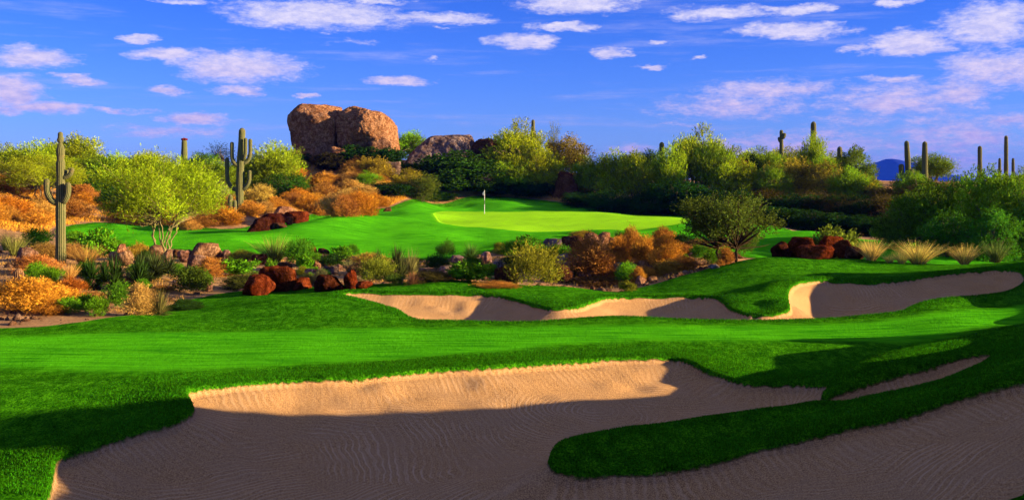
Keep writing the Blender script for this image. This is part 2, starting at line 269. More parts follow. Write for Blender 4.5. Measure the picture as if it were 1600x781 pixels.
for zi, nm in ((0, 'grass_ground'), (1, 'sand_bunker_ground'), (2, 'desert_ground'), (3, 'putting_green_ground')):
    q = quads[zone == zi]; used, inv = np.unique(q, return_inverse=True); inv = inv.reshape(q.shape)
    me = bpy.data.meshes.new(nm)
    me.vertices.add(len(used)); me.vertices.foreach_set('co', V3[used].astype(np.float32).ravel())
    me.loops.add(q.size); me.loops.foreach_set('vertex_index', inv.astype(np.int32).ravel())
    me.polygons.add(len(q)); me.polygons.foreach_set('loop_start', np.arange(0, q.size, 4, dtype=np.int32)); me.polygons.foreach_set('use_smooth', np.ones(len(q), bool))
    me.update(calc_edges=True)
    me.normals_split_custom_set_from_vertices(NRM[used].tolist())
    for an, arr in (('sand', sand), ('desert', des), ('green', sg), ('fair', sf), ('rake', ph)):
        at = me.attributes.new(an, 'FLOAT', 'POINT'); at.data.foreach_set('value', arr[used].astype(np.float32))
    o = bpy.data.objects.new(nm, me); C.objects.link(o); o['kind'] = 'structure'; ground_objs[nm] = o
# ground material
gm = bpy.data.materials.new('ground_cover'); gm.use_nodes = True; gm.node_tree.nodes.clear(); G = NT(gm.node_tree)
def attr(name): return G.n('ShaderNodeAttribute', attribute_name=name).outputs['Fac']
pos = G.n('ShaderNodeTexCoord').outputs['Object']
a_s, a_d, a_g, a_f, a_r = attr('sand'), attr('desert'), attr('green'), attr('fair'), attr('rake')
# turf
nf = G.noise(pos, 30, 5, 0.8); nm_ = G.noise(pos, 2.2, 4, 0.6); nb = G.noise(pos, 0.35, 3, 0.5)
xyz = G.sep(pos)
st_v = G.comb(G.m('MULTIPLY', xyz[0], 0.10), G.m('MULTIPLY', xyz[1], 1.0), 0.0)
streak = G.noise(st_v, 5.5, 4, 0.65)
rough = G.mix(G.ss(nf, 0.40, 0.62), (0.007, 0.070, 0.003, 1), (0.070, 0.33, 0.005, 1))
ng = G.noise(G.vm('MULTIPLY', pos, (1.0, 0.55, 1.0)), 7.0, 4, 0.75)
rough = G.mix(G.ss(ng, 0.38, 0.62), G.mix(1.0, rough, (0.45, 0.55, 0.5, 1), 'MULTIPLY'), rough)
rough = G.mix(G.ss(nm_, 0.38, 0.62), G.mix(1.0, rough, (0.7, 0.75, 0.7, 1), 'MULTIPLY'), G.mix(1.0, rough, (1.3, 1.15, 1, 1), 'MULTIPLY'))
fairc = G.mix(G.ss(streak, 0.36, 0.62), (0.028, 0.23, 0.004, 1), (0.085, 0.44, 0.006, 1))
fairc = G.mix(G.m('MULTIPLY', G.ss(nf, 0.48, 0.6), 0.6), fairc, (0.012, 0.15, 0.003, 1))
fairc = G.mix(G.m('MULTIPLY', G.ss(nb, 0.4, 0.7), 0.6), fairc, (0.085, 0.46, 0.006, 1))
turfc = G.mix(G.ss(G.m('ADD', a_f, G.m('MULTIPLY', nm_, 0.8)), 0.0, 1.1), rough, fairc)
greenc = G.mix(G.ss(streak, 0.3, 0.7), (0.20, 0.52, 0.010, 1), (0.27, 0.60, 0.012, 1))
turfc = G.mix(G.ss(G.m('ADD', a_g, G.m('MULTIPLY', G.m('SUBTRACT', nm_, 0.5), 0.8)), -0.5, 0.3), turfc, greenc)
# sand
ns = G.noise(pos, 55, 4, 0.75); nl = G.noise(pos, 1.1, 5, 0.6); ns2 = G.noise(pos, 14, 4, 0.7)
pw_ = G.vm('ADD', pos, G.vm('MULTIPLY', G.vm('SUBTRACT', G.noise(pos, 0.45, 3, 0.5, 0, 1), (.5, .5, .5)), (1.0, 1.0, 0)))
pw_ = G.vm('ADD', pw_, G.vm('MULTIPLY', G.vm('SUBTRACT', G.noise(pos, 5.0, 2, 0.5, 0, 1), (.5, .5, .5)), (0.035, 0.035, 0)))
num = None; den = None
for ax_, ay_, cx, cy in RAKE:
    dd_ = G.vm('LENGTH', G.vm('MULTIPLY', G.vm('SUBTRACT', pw_, (cx, cy, 0)), (1.0, 1.0, 0.0)))
    w_ = G.m('POWER', 2.718, G.m('MULTIPLY', G.vm('LENGTH', G.vm('MULTIPLY', G.vm('SUBTRACT', pw_, (ax_, ay_, 0)), (1.0, 1.0, 0.0))), -3.6))
    sn = G.m('MULTIPLY', G.m('ADD', G.m('SINE', G.m('MULTIPLY', dd_, 52.0)), G.m('MULTIPLY', G.m('SINE', G.m('MULTIPLY', dd_, 117.0)), 0.6)), w_)
    num = sn if num is None else G.m('ADD', num, sn); den = w_ if den is None else G.m('ADD', den, w_)
rk_f = G.m('DIVIDE', num, G.m('ADD', den, 1e-9))
rk_e = G.m('MULTIPLY', G.m('SINE', G.m('ADD', G.m('MULTIPLY', a_r, 46.0), G.m('MULTIPLY', G.noise(pos, 2.5, 3, 0.6), 9.0))), 0.75)
efac = G.ss(G.m('ADD', a_s, G.m('MULTIPLY', nl, 0.8)), 1.0, 1.7)
rk = G.n('ShaderNodeMix', data_type='FLOAT', inp={0: efac, 2: rk_e, 3: rk_f}).outputs[0]
rk = G.m('MULTIPLY', rk, G.ss(G.noise(pos, 0.9, 4, 0.6), 0.42, 0.62, 0.3, 1.0))
sandc = G.mix(G.ss(ns, 0.40, 0.62), (0.20, 0.105, 0.05, 1), (0.60, 0.355, 0.155, 1))
sandc = G.mix(G.m('MULTIPLY', G.ss(nl, 0.35, 0.75), 0.5), sandc, (0.38, 0.235, 0.125, 1))
sandc = G.mix(G.m('MULTIPLY', G.ss(rk, -0.2, 1.3), 0.50), sandc, (0.60, 0.41, 0.25, 1))
# desert soil
nd1 = G.noise(pos, 1.3, 5, 0.65); nd2 = G.noise(pos, 16, 5, 0.75)
vor = G.n('ShaderNodeTexVoronoi', inp={'Vector': pos, 'Scale': 7.0}).outputs[0]
desc = G.mix(G.ss(nd1, 0.35, 0.68), (0.30, 0.17, 0.085, 1), (0.44, 0.27, 0.13, 1))
desc = G.mix(G.ss(nd2, 0.45, 0.75), desc, (0.16, 0.09, 0.05, 1))
col = G.mix(G.ss(G.m('ADD', a_d, G.m('MULTIPLY', nf, 0.25)), 0.05, 0.2), turfc, desc)
edge_n = G.m('MULTIPLY', G.m('SUBTRACT', G.noise(pos, 9, 3, 0.6), 0.5), 0.04)
sf_ = G.ss(G.m('ADD', a_s, edge_n), 0.012, 0.035)
col = G.mix(sf_, col, sandc)
bh_t = G.m('ADD', G.m('MULTIPLY', nf, 0.07), G.m('ADD', G.m('MULTIPLY', nm_, 0.10), G.m('MULTIPLY', ng, 0.16)))
bh_s = G.m('ADD', G.m('MULTIPLY', rk, 0.006), G.m('ADD', G.m('MULTIPLY', ns, 0.045), G.m('MULTIPLY', ns2, 0.035)))
bh_d = G.m('ADD', G.m('MULTIPLY', nd2, 0.12), G.m('MULTIPLY', vor, 0.06))
bh = G.n('ShaderNodeMix', data_type='FLOAT', inp={0: G.ss(a_d, 0.0, 0.2), 2: G.n('ShaderNodeMix', data_type='FLOAT', inp={0: G.ss(a_g, -0.1, 0.1), 2: bh_t, 3: G.m('MULTIPLY', bh_t, 0.15)}).outputs[0], 3: bh_d}).outputs[0]
bh = G.n('ShaderNodeMix', data_type='FLOAT', inp={0: sf_, 2: bh, 3: bh_s}).outputs[0]
bump = G.n('ShaderNodeBump', inp={'Strength': 0.8, 'Distance': 1.0, 'Height': bh})
gb = G.n('ShaderNodeBsdfPrincipled', inp={'Base Color': col, 'Roughness': 0.9, 'Normal': bump.outputs[0]}); gb.inputs['Specular IOR Level'].default_value = 0.0
G.n('ShaderNodeOutputMaterial', inp={0: gb.outputs[0]})
for o in ground_objs.values(): o.data.materials.append(gm)
# ------------------------------------------------------------------ helpers for things
def mesh_np(name, V, Q, var=None, smooth=False, extra=None):
    """V (n,3), Q (m,k) faces with equal corner count"""
    me = bpy.data.meshes.new(name); V = np.asarray(V, np.float32); Q = np.asarray(Q, np.int32); k = Q.shape[1]
    me.vertices.add(len(V)); me.vertices.foreach_set('co', V.ravel())
    me.loops.add(Q.size); me.loops.foreach_set('vertex_index', Q.ravel())
    me.polygons.add(len(Q)); me.polygons.foreach_set('loop_start', np.arange(0, Q.size, k, dtype=np.int32))
    me.polygons.foreach_set('use_smooth', np.full(len(Q), smooth)); me.update(calc_edges=True)
    if var is not None:
        at = me.attributes.new('var', 'FLOAT', 'POINT'); at.data.foreach_set('value', np.asarray(var, np.float32))
    return me
def unit(v): return v / np.maximum(np.linalg.norm(v, axis=-1, keepdims=True), 1e-9)
def leaf_quads(p, d, L, Wd, r, flat=0.0):
    """thin rhombic leaves at p pointing along d"""
    n = len(p); s = unit(np.cross(d, unit(r.normal(size=(n, 3)) + np.array([0, 0, flat])))); L = np.broadcast_to(L, n)[:, None]; Wd = np.broadcast_to(Wd, n)[:, None]
    a = p; b = p + d * L * 0.45 + s * Wd; c = p + d * L; e = p + d * L * 0.45 - s * Wd
    V = np.stack([a, b, c, e], 1).reshape(-1, 3); Q = np.arange(4 * n).reshape(n, 4); return V, Q
def merge(parts):
    Vs, Qs, vs, o = [], [], [], 0
    for V, Q, var in parts:
        Vs.append(V); Qs.append(Q + o); o += len(V); vs.append(np.broadcast_to(var, len(V)))
    return np.concatenate(Vs), np.concatenate(Qs), np.concatenate(vs)
def tube(path, rad, ns=7):
    path = np.asarray(path, float); n = len(path); t = unit(np.gradient(path, axis=0)); up = np.array([0.13, 0.97, 0.2])
    a = unit(np.cross(t, up)); b = np.cross(t, a); th = np.linspace(0, 2 * np.pi, ns, endpoint=False)
    rad = np.broadcast_to(rad, n)
    V = path[:, None] + rad[:, None, None] * (np.cos(th)[None, :, None] * a[:, None] + np.sin(th)[None, :, None] * b[:, None])
    V = V.reshape(-1, 3); i = np.arange(n - 1)[:, None] * ns; j = np.arange(ns)[None]; jn = (j + 1) % ns
    Q = np.stack([i + j, i + jn, i + ns + jn, i + ns + j], -1).reshape(-1, 4); return V, Q
def bez(p0, p1, p2, n): 
    t = np.linspace(0, 1, n)[:, None]; return (1 - t) ** 2 * p0 + 2 * t * (1 - t) * p1 + t * t * p2
def make_mat(name, build):
    m = bpy.data.materials.new(name); m.use_nodes = True; m.node_tree.nodes.clear(); g = NT(m.node_tree)
    g.n('ShaderNodeOutputMaterial', inp={0: build(g)}); return m
def leaf_build(dark, light, trans):
    def f(g):
        oc = g.n('ShaderNodeObjectInfo'); var = g.n('ShaderNodeAttribute', attribute_name='var').outputs['Fac']
        v2 = g.ss(var, 0.0, 1.0, dark, light)
        hs = g.n('ShaderNodeHueSaturation', inp={'Hue': g.m('ADD', 0.485, g.m('MULTIPLY', var, 0.03)), 'Saturation': 1.0, 'Value': v2, 'Color': oc.outputs['Color']}).outputs[0]
        d = g.n('ShaderNodeBsdfDiffuse', inp={0: hs}).outputs[0]; t = g.n('ShaderNodeBsdfTranslucent', inp={0: hs}).outputs[0]
        return g.n('ShaderNodeMixShader', inp={0: trans, 1: d, 2: t}).outputs[0]
    return f
LEAF = make_mat('leaf', leaf_build(0.35, 1.75, 0.28)); TWIG = make_mat('dry_twig', leaf_build(0.32, 1.6, 0.2))
def bark_f(g):
    p = g.n('ShaderNodeTexCoord').outputs['Object']; oc = g.n('ShaderNodeObjectInfo').outputs['Color']
    c = g.mix(g.ss(g.noise(p, 30, 4, 0.7), 0.35, 0.7), oc, g.mix(1.0, oc, (0.45, 0.42, 0.38, 1), 'MULTIPLY'))
    return g.n('ShaderNodeBsdfDiffuse', inp={0: c}).outputs[0]
BARK = make_mat('bark', bark_f)
def rock_f(g):
    p = g.n('ShaderNodeTexCoord').outputs['Object']; oc = g.n('ShaderNodeObjectInfo').outputs['Color']
    # position in metres: the object scale is folded in so grain keeps its size
    gp = g.n('ShaderNodeNewGeometry').outputs['Position']
    n1 = g.noise(gp, 1.3, 5, 0.65); n2 = g.noise(gp, 9, 5, 0.75); n3 = g.noise(gp, 40, 3, 0.7); n4 = g.noise(gp, 3.2, 5, 0.75)
    c = g.mix(g.ss(n1, 0.35, 0.65), g.mix(1.0, oc, (0.62, 0.50, 0.42, 1), 'MULTIPLY'), oc)
    c = g.mix(g.ss(n2, 0.42, 0.62), g.mix(1.0, c, (0.50, 0.44, 0.40, 1), 'MULTIPLY'), c)
    c = g.mix(g.m('MULTIPLY', g.ss(n3, 0.5, 0.8), 0.5), c, g.mix(1.0, c, (1.7, 1.7, 1.7, 1), 'MULTIPLY'))
    c = g.mix(g.ss(n4, 0.40, 0.60), g.mix(1.0, c, (0.55, 0.48, 0.44, 1), 'MULTIPLY'), c)
    h = g.m('ADD', g.m('MULTIPLY', n4, 0.7), g.m('MULTIPLY', n2, 0.25)); h = g.m('ADD', h, g.m('MULTIPLY', n2, 0.05)); h = g.m('ADD', g.m('MULTIPLY', h, 1.0), g.m('ADD', g.m('MULTIPLY', n1, 0.35), g.m('MULTIPLY', n3, 0.05)))
    b = g.n('ShaderNodeBump', inp={'Strength': 0.8, 'Distance': 0.8, 'Height': h})
    return g.n('ShaderNodeBsdfDiffuse', inp={0: c, 1: 0.6, 2: b.outputs[0]}).outputs[0]
ROCK = make_mat('weathered_rock', rock_f)
# ------------------------------------------------------------------ prototype meshes (unit height, unit width)
def crown(name, seed, nl, nspray, per, slen, ll_, lw, up, zlo, zhi, rad, lobe_r, rnd=0.5, mat=None, flat=0.0, spread=0.40, base_trunks=0, core=0.35):
    r = np.random.default_rng(seed)
    ang = r.random(nl) * 6.283; rr = np.sqrt(r.random(nl)) * spread
    cz = zlo + (zhi - zlo) * (1 - rr / spread * 0.5 * r.random(nl)) * (r.uniform(0.0, 1.0, nl) ** 0.75 if zlo < 0.2 else r.uniform(0.25, 1.0, nl))
    cz[0] = zhi; rr[0] *= 0.4
    cen = np.stack([np.cos(ang) * rr, np.sin(ang) * rr, cz], 1); R = lobe_r * r.uniform(0.7, 1.25, nl)
    k = r.choice(nl, nspray, p=R ** 2 / (R ** 2).sum())
    uvec = unit(r.normal(size=(nspray, 3))); rad_ = r.random(nspray) ** core
    p = cen[k] + uvec * (R[k] * rad_)[:, None] * np.array([1, 1, 0.85])
    d = unit(uvec * 0.7 + np.array([0, 0, up]) + r.normal(size=(nspray, 3)) * rnd * 0.6)
    t = r.random((nspray, per)); P_ = p[:, None] + d[:, None] * (t * slen * r.uniform(0.5, 1.3, (nspray, 1)))[..., None]
    P_ = P_.reshape(-1, 3) + r.normal(size=(nspray * per, 3)) * ll_ * 0.25
    D_ = unit(np.repeat(d, per, 0) + r.normal(size=(nspray * per, 3)) * rnd)
    sz = r.uniform(0.6, 1.3, nspray * per)
    V, Q = leaf_quads(P_, D_, ll_ * sz, lw * sz, r, flat)
    V[:, 2] = np.maximum(V[:, 2], -0.02)
    lv = r.random(nl); var = np.clip(0.45 * lv[k] + 0.45 * r.random(nspray), 0, 1); var = np.repeat(np.repeat(var, per), 4) * 0.9 + np.repeat(r.random(nspray * per), 4) * 0.15
    s = 1.0 / np.percentile(V[:, 2], 99.6); V = V * s; w = np.percentile(np.abs(V[:, :2]), 98.3); V[:, :2] *= 0.5 / w
    cen = cen * s; cen[:, :2] *= 0.5 / w
    me = mesh_np(name, V, Q, var); me.materials.append(mat or LEAF)
    return me, cen
def trunk_mesh(name, seed, cen, nstems, r0=0.022, flare=0.05, ztop=0.4, crook=0.03):
    r = np.random.default_rng(seed); parts = []
    st = []
    for i in range(nstems):
        a = 6.283 * i / nstems + r.random(); b = np.array([math.cos(a) * flare * 0.4, math.sin(a) * flare * 0.4, -0.02])
        t = np.array([math.cos(a) * flare * r.uniform(1.2, 3.0), math.sin(a) * flare * r.uniform(1.2, 3.0), ztop * r.uniform(0.8, 1.15)])
        path = bez(b, (b + t) / 2 + r.normal(size=3) * crook * 1.5, t, 9); path[1:-1] += r.normal(size=(7, 3)) * crook * 0.25
        V, Q = tube(path, np.linspace(r0, r0 * 0.6, 9)); parts.append((V, Q, 0.5)); st.append(path[-1])
    st = np.array(st)
    for c in cen:
        k = int(np.argmin(np.linalg.norm(st[:, :2] - c[:2] * 0.6, axis=1))); s = st[k]
        for q in range(3):
            e = c + r.normal(size=3) * (0.02 if q == 0 else 0.10); 
            path = bez(s, (s + e) / 2 + r.normal(size=3) * 0.04 + np.array([0, 0, 0.02]), e, 7)
            V, Q = tube(path, np.linspace(r0 * 0.55, r0 * 0.12, 7), 5); parts.append((V, Q, 0.5))
    V, Q, var = merge(parts); me = mesh_np(name, V, Q, var, True); me.materials.append(BARK); return me
def yucca(name, seed, n, lw, lo=0.0, curve=0.25, mat=None):
    r = np.random.default_rng(seed); az_ = r.random(n) * 6.283; e = np.arcsin(r.uniform(lo, 1, n) ** 0.8)
    d = np.stack([np.cos(az_) * np.cos(e), np.sin(az_) * np.cos(e), np.sin(e)], 1); L = r.uniform(0.65, 1.0, n)
    side = unit(np.cross(d, np.array([0, 0, 1.0]) + r.normal(size=(n, 3)) * 0.2)); Vs = []; K = 4
    for j in range(K):
        t = j / (K - 1); p = d * (L * t)[:, None]; p[:, 2] -= curve * (t ** 2) * np.cos(e) * L * 0.6
        w = lw * (1 - t) ** 0.7 * (0.5 + 0.5 * min(1, t * 4)); Vs += [p + side * w, p - side * w]
    V = np.stack(Vs, 1); m = V.shape[1]; V = V.reshape(-1, 3); b = (np.arange(n) * m)[:, None, None]
    q = np.array([[2 * j, 2 * j + 1, 2 * j + 3, 2 * j + 2] for j in range(K - 1)])[None]
    Q = (b + q).reshape(-1, 4); V[:, 2] = V[:, 2] + 0.03; V[:, 2] /= V[:, 2].max(); V[:, :2] *= 0.5 / np.percentile(np.abs(V[:, :2]), 99)
    me = mesh_np(name, V, Q, np.repeat(r.random(n), m)); me.materials.append(mat or LEAF); return me
def tuft(name, seed, n, lw, spread=0.5, mat=None):
    r = np.random.default_rng(seed); az_ = r.random(n) * 6.283; sp = r.random(n) ** 0.7 * spread; L = r.uniform(0.5, 1.0, n)
    d0 = np.stack([np.cos(az_) * sp, np.sin(az_) * sp, np.ones(n)], 1); d0 = unit(d0); out = np.stack([np.cos(az_), np.sin(az_), np.zeros(n)], 1)
    b = out * (r.random(n) * 0.14)[:, None]; side = unit(np.cross(d0, r.normal(size=(n, 3)))); Vs = []; K = 5
    for j in range(K):
        t = j / (K - 1); p = b + d0 * (L * t)[:, None] + out * (sp * 0.35 * t ** 2 * L)[:, None]; p[:, 2] -= 0.12 * t ** 3 * sp
        w = lw * (1 - 0.85 * t); Vs += [p + side * w, p - side * w]
    V = np.stack(Vs, 1); m = V.shape[1]; V = V.reshape(-1, 3); bb = (np.arange(n) * m)[:, None, None]
    q = np.array([[2 * j, 2 * j + 1, 2 * j + 3, 2 * j + 2] for j in range(K - 1)])[None]; Q = (bb + q).reshape(-1, 4)
    V[:, 2] /= V[:, 2].max(); V[:, :2] *= 0.5 / np.percentile(np.abs(V[:, :2]), 99)
    me = mesh_np(name, V, Q, np.repeat(r.random(n), m)); me.materials.append(mat or LEAF); return me
ICO = {}
def ico(sub):
    if sub not in ICO:
        bm = bmesh.new(); bmesh.ops.create_icosphere(bm, subdivisions=sub, radius=1.0)
        ICO[sub] = (np.array([v.co[:] for v in bm.verts]), np.array([[v.index for v in f.verts] for f in bm.faces])); bm.free()
    return ICO[sub]
def n3(p, sc, seed):
    off = Vector((seed * 3.1, seed * 7.7, seed * 1.3)); return np.array([mnoise.fractal(Vector(q) * sc + off, 0.9, 2.1, 4) for q in p])
def rock_mesh(name, planes, pw=12, sub=4, amp=0.05, sc=1.6, seed=1, size=1.0, crack=0.0):
    D, Fc = ico(sub); s = np.zeros(len(D))
    for nx, ny, nz, d in planes:
        nn = np.array([nx, ny, nz], float); nn /= np.linalg.norm(nn); s += np.maximum(D @ nn / d, 0) ** pw
    rad = s ** (-1 / pw); V = D * rad[:, None]; nz_ = n3(V / size, sc, seed); nz2 = n3(V / size, sc * 3.2, seed + 5)
    V = V + D * ((nz_ * amp + nz2 * amp * 0.35 - crack * np.maximum(0, 0.12 - np.abs(nz_)) / 0.12) * size)[:, None]
    me = mesh_np(name, V, Fc, None, True); me.materials.append(ROCK); return me
def random_rock(name, seed, pw=18):
    r = np.random.default_rng(seed); pl = []
    for i in range(15):
        d = unit(r.normal(size=3)); pl.append((*d, r.uniform(0.72, 1.0)))
    pl += [(0, 0, 1, 0.85), (0, 0, -1, 0.8)]
    me = rock_mesh(name, pl, pw, 4, 0.11, 1.5, seed)
    V = np.empty(len(me.vertices) * 3, np.float32); me.vertices.foreach_get('co', V); V = V.reshape(-1, 3)
    lo, hi = V.min(0), V.max(0); V = (V - (lo + hi) / 2) / (hi - lo); V[:, 2] += 0.42; me.vertices.foreach_set('co', V.ravel()); me.update(); return me
# ------------------------------------------------------------------ placing things
REGISTRY = []
def tag(o, label, cat, group=None):
    o['label'] = label; o['category'] = cat
    if group: o['group'] = group
    return o
def link(name, me, parent=None, color=None):
    o = bpy.data.objects.new(name, me); C.objects.link(o)
    if parent: o.parent = parent
    if color: o.color = (*color, 1)
    return o
protos = {}
def proto(kind):
    if kind in protos: return protos[kind]
    k, v = kind[:-1], int(kind[-1]); sd = sum(ord(c) for c in k) * 10 + v
    if k == 'paloverde':     # feathery tree, foliage down to the ground in places
        me, cen = crown('feathery_crown', sd, 34, 2600, 9, 0.12, 0.038, 0.0052, 0.9, 0.16, 0.80, .5, 0.145, 0.38, None, 0, 0.38, core=0.5); tr = trunk_mesh('trunk', sd, cen, 5); r_ = (me, tr)
    elif k == 'paloverdehigh':   # open tree with its stems in view
        me, cen = crown('feathery_crown', sd, 46, 3600, 9, 0.13, 0.026, 0.0028, 0.75, 0.30, 0.88, .5, 0.095, 0.42, None, 0, 0.44, core=0.45); tr = trunk_mesh('trunk', sd, cen, 9, 0.008, 0.05, 0.34, 0.035); r_ = (me, tr)
    elif k == 'broadleaf':
        me, cen = crown('leafy_crown', sd, 34, 2400, 7, 0.07, 0.040, 0.014, 0.35, 0.04, 0.82, .5, 0.17, 0.8, None, 0.6, 0.36, core=0.4); tr = trunk_mesh('trunk', sd, cen, 4, 0.02, 0.05, 0.25); r_ = (me, tr)
    elif k == 'bushtree':        # soft green bushy tree, foliage to the ground
        me, cen = crown('bushy_crown', sd, 42, 3600, 8, 0.08, 0.028, 0.0072, 0.55, 0.04, 0.84, .5, 0.15, 0.7, None, 0, 0.38, core=0.4); tr = trunk_mesh('trunk', sd, cen, 5, 0.02, 0.05, 0.25); r_ = (me, tr)
    elif k == 'creosote':        # airy olive shrub of twiggy upright sprays
        me, cen = crown('airy_crown', sd, 30, 1500, 9, 0.12, 0.028, 0.0072, 0.8, 0.05, 0.78, .5, 0.15, 0.7, None, 0, 0.40, core=0.45); tr = trunk_mesh('trunk', sd, cen, 6, 0.012, 0.05, 0.3); r_ = (me, tr)
    elif k == 'mesquite':
        me, cen = crown('mesquite_crown', sd, 40, 2000, 12, 0.12, 0.022, 0.0056, 0.75, 0.30, 0.82, .5, 0.105, 0.65, None, 0, 0.44, core=0.55); tr = trunk_mesh('trunk', sd, cen, 2, 0.020, 0.05, 0.32, 0.04); r_ = (me, tr)
    elif k == 'sparse':
        me, cen = crown('sparse_crown', sd, 16, 300, 8, 0.2, 0.05, 0.006, 0.7, 0.3, 0.82, .5, 0.15, 0.5, None, 0, 0.40); tr = trunk_mesh('trunk', sd, cen, 3, 0.02, 0.05, 0.4); r_ = (me, tr)
    elif k == 'greenbush': r_ = (crown('green_bush', sd, 14, 1000, 6, 0.16, 0.085, 0.0085, 0.9, 0.10, 0.66, .5, 0.22, 0.35, None, 0, 0.30)[0], None)
    elif k == 'leafybush': r_ = (crown('leafy_bush', sd, 18, 520, 8, 0.16, 0.085, 0.022, 1.0, 0.10, 0.62, .5, 0.18, 0.6, None, 0, 0.40)[0], None)
    elif k == 'brush': r_ = (crown('dry_brush', sd, 20, 2600, 7, 0.15, 0.062, 0.0052, 0.75, 0.0, 0.62, .5, 0.18, 0.5, TWIG, 0, 0.34)[0], None)
    elif k == 'airybush': r_ = (crown('airy_bush', sd, 22, 800, 8, 0.26, 0.06, 0.0072, 1.0, 0.08, 0.60, .5, 0.14, 0.42, None, 0, 0.36)[0], None)
    elif k == 'yucca': r_ = (yucca('yucca', sd, 330, 0.016), None)
    elif k == 'yuccaclump':
        r = np.random.default_rng(sd); parts = []
        for i in range(5):
            m0 = yucca('tmp', sd + i, 240, 0.03, 0.0); nv = len(m0.vertices); V = np.empty(nv * 3, np.float32); m0.vertices.foreach_get('co', V); V = V.reshape(-1, 3)
            Q = np.empty(len(m0.loops), np.int32); m0.loops.foreach_get('vertex_index', Q); va = np.empty(nv, np.float32); m0.attributes['var'].data.foreach_get('value', va); bpy.data.meshes.remove(m0)
            s_ = r.uniform(0.5, 0.72); parts.append((V * s_ + np.array([r.uniform(-.3, .3), r.uniform(-.3, .3), r.uniform(0.0, 0.3)]), Q.reshape(-1, 4), va))
        V, Q, va = merge(parts); V[:, 2] = np.maximum(V[:, 2], -0.02); V[:, 2] /= V[:, 2].max(); V[:, :2] *= 0.5 / np.percentile(np.abs(V[:, :2]), 99); me = mesh_np('yucca_clump', V, Q, va); me.materials.append(LEAF); r_ = (me, None)
    elif k == 'tuft': r_ = (tuft('grass_tuft', sd, 520, 0.0065, 0.75, TWIG), None)
    elif k == 'rock': r_ = (random_rock('rock', sd), None)
    protos[kind] = r_; return r_
NV = {'paloverde': 3, 'paloverdehigh': 1, 'broadleaf': 2, 'bushtree': 3, 'creosote': 3, 'mesquite': 1, 'sparse': 1, 'greenbush': 3, 'leafybush': 2, 'brush': 3, 'airybush': 2, 'yucca': 2, 'yuccaclump': 2, 'tuft': 2, 'rock': 7}
TREEK = {'paloverde', 'paloverdehigh', 'broadleaf', 'bushtree', 'creosote', 'mesquite', 'sparse'}
_cnt = {}
def put(kind, name, x, y, z, w, h, color, label, cat, group=None, dep=None, rot=None, bark=(0.16, 0.13, 0.08), tilt=0.0):
    i = _cnt.get(kind, 0); _cnt[kind] = i + 1
    me, tr = proto(kind + str(i % NV[kind])); dep = dep or w; rot = rng.random() * 6.283 if rot is None else rot
    jit = 1 + (rng.random(3) - 0.5) * 0.16; col = tuple(np.array(color) * jit)
    if tr is None:
        o = link(name, me, None, col); o.location = (x, y, z); o.scale = (w, dep, h); o.rotation_euler = (0, tilt, rot)
    else:
        o = bpy.data.objects.new(name, None); C.objects.link(o); o.empty_display_size = 0.2; o.location = (x, y, z); o.rotation_euler = (0, tilt, rot); o.scale = (w, dep, h)
        link('trunk', tr, o, bark); link('crown', me, o, col)
    tag(o, label, cat, group); return o
# ------------------------------------------------------------------ saguaros
def sag_f(g):
    rib = g.n('ShaderNodeAttribute', attribute_name='var').outputs['Fac']; gp = g.n('ShaderNodeNewGeometry').outputs['Position']; oc = g.n('ShaderNodeObjectInfo').outputs['Color']
    c = g.mix(g.ss(rib, 0.45, 1.0), g.mix(1.0, oc, (0.55, 0.6, 0.5, 1), 'MULTIPLY'), g.mix(0.35, oc, (0.42, 0.36, 0.20, 1)))
    c = g.mix(g.m('MULTIPLY', g.ss(g.noise(gp, 5, 4, 0.7), 0.52, 0.75), 0.55), c, (0.20, 0.13, 0.07, 1))
    b = g.n('ShaderNodeBump', inp={'Strength': 0.5, 'Distance': 0.05, 'Height': g.noise(gp, 40, 2, 0.6)})
    return g.n('ShaderNodeBsdfDiffuse', inp={0: c, 2: b.outputs[0]}).outputs[0]
SAG = make_mat('cactus_skin', sag_f)
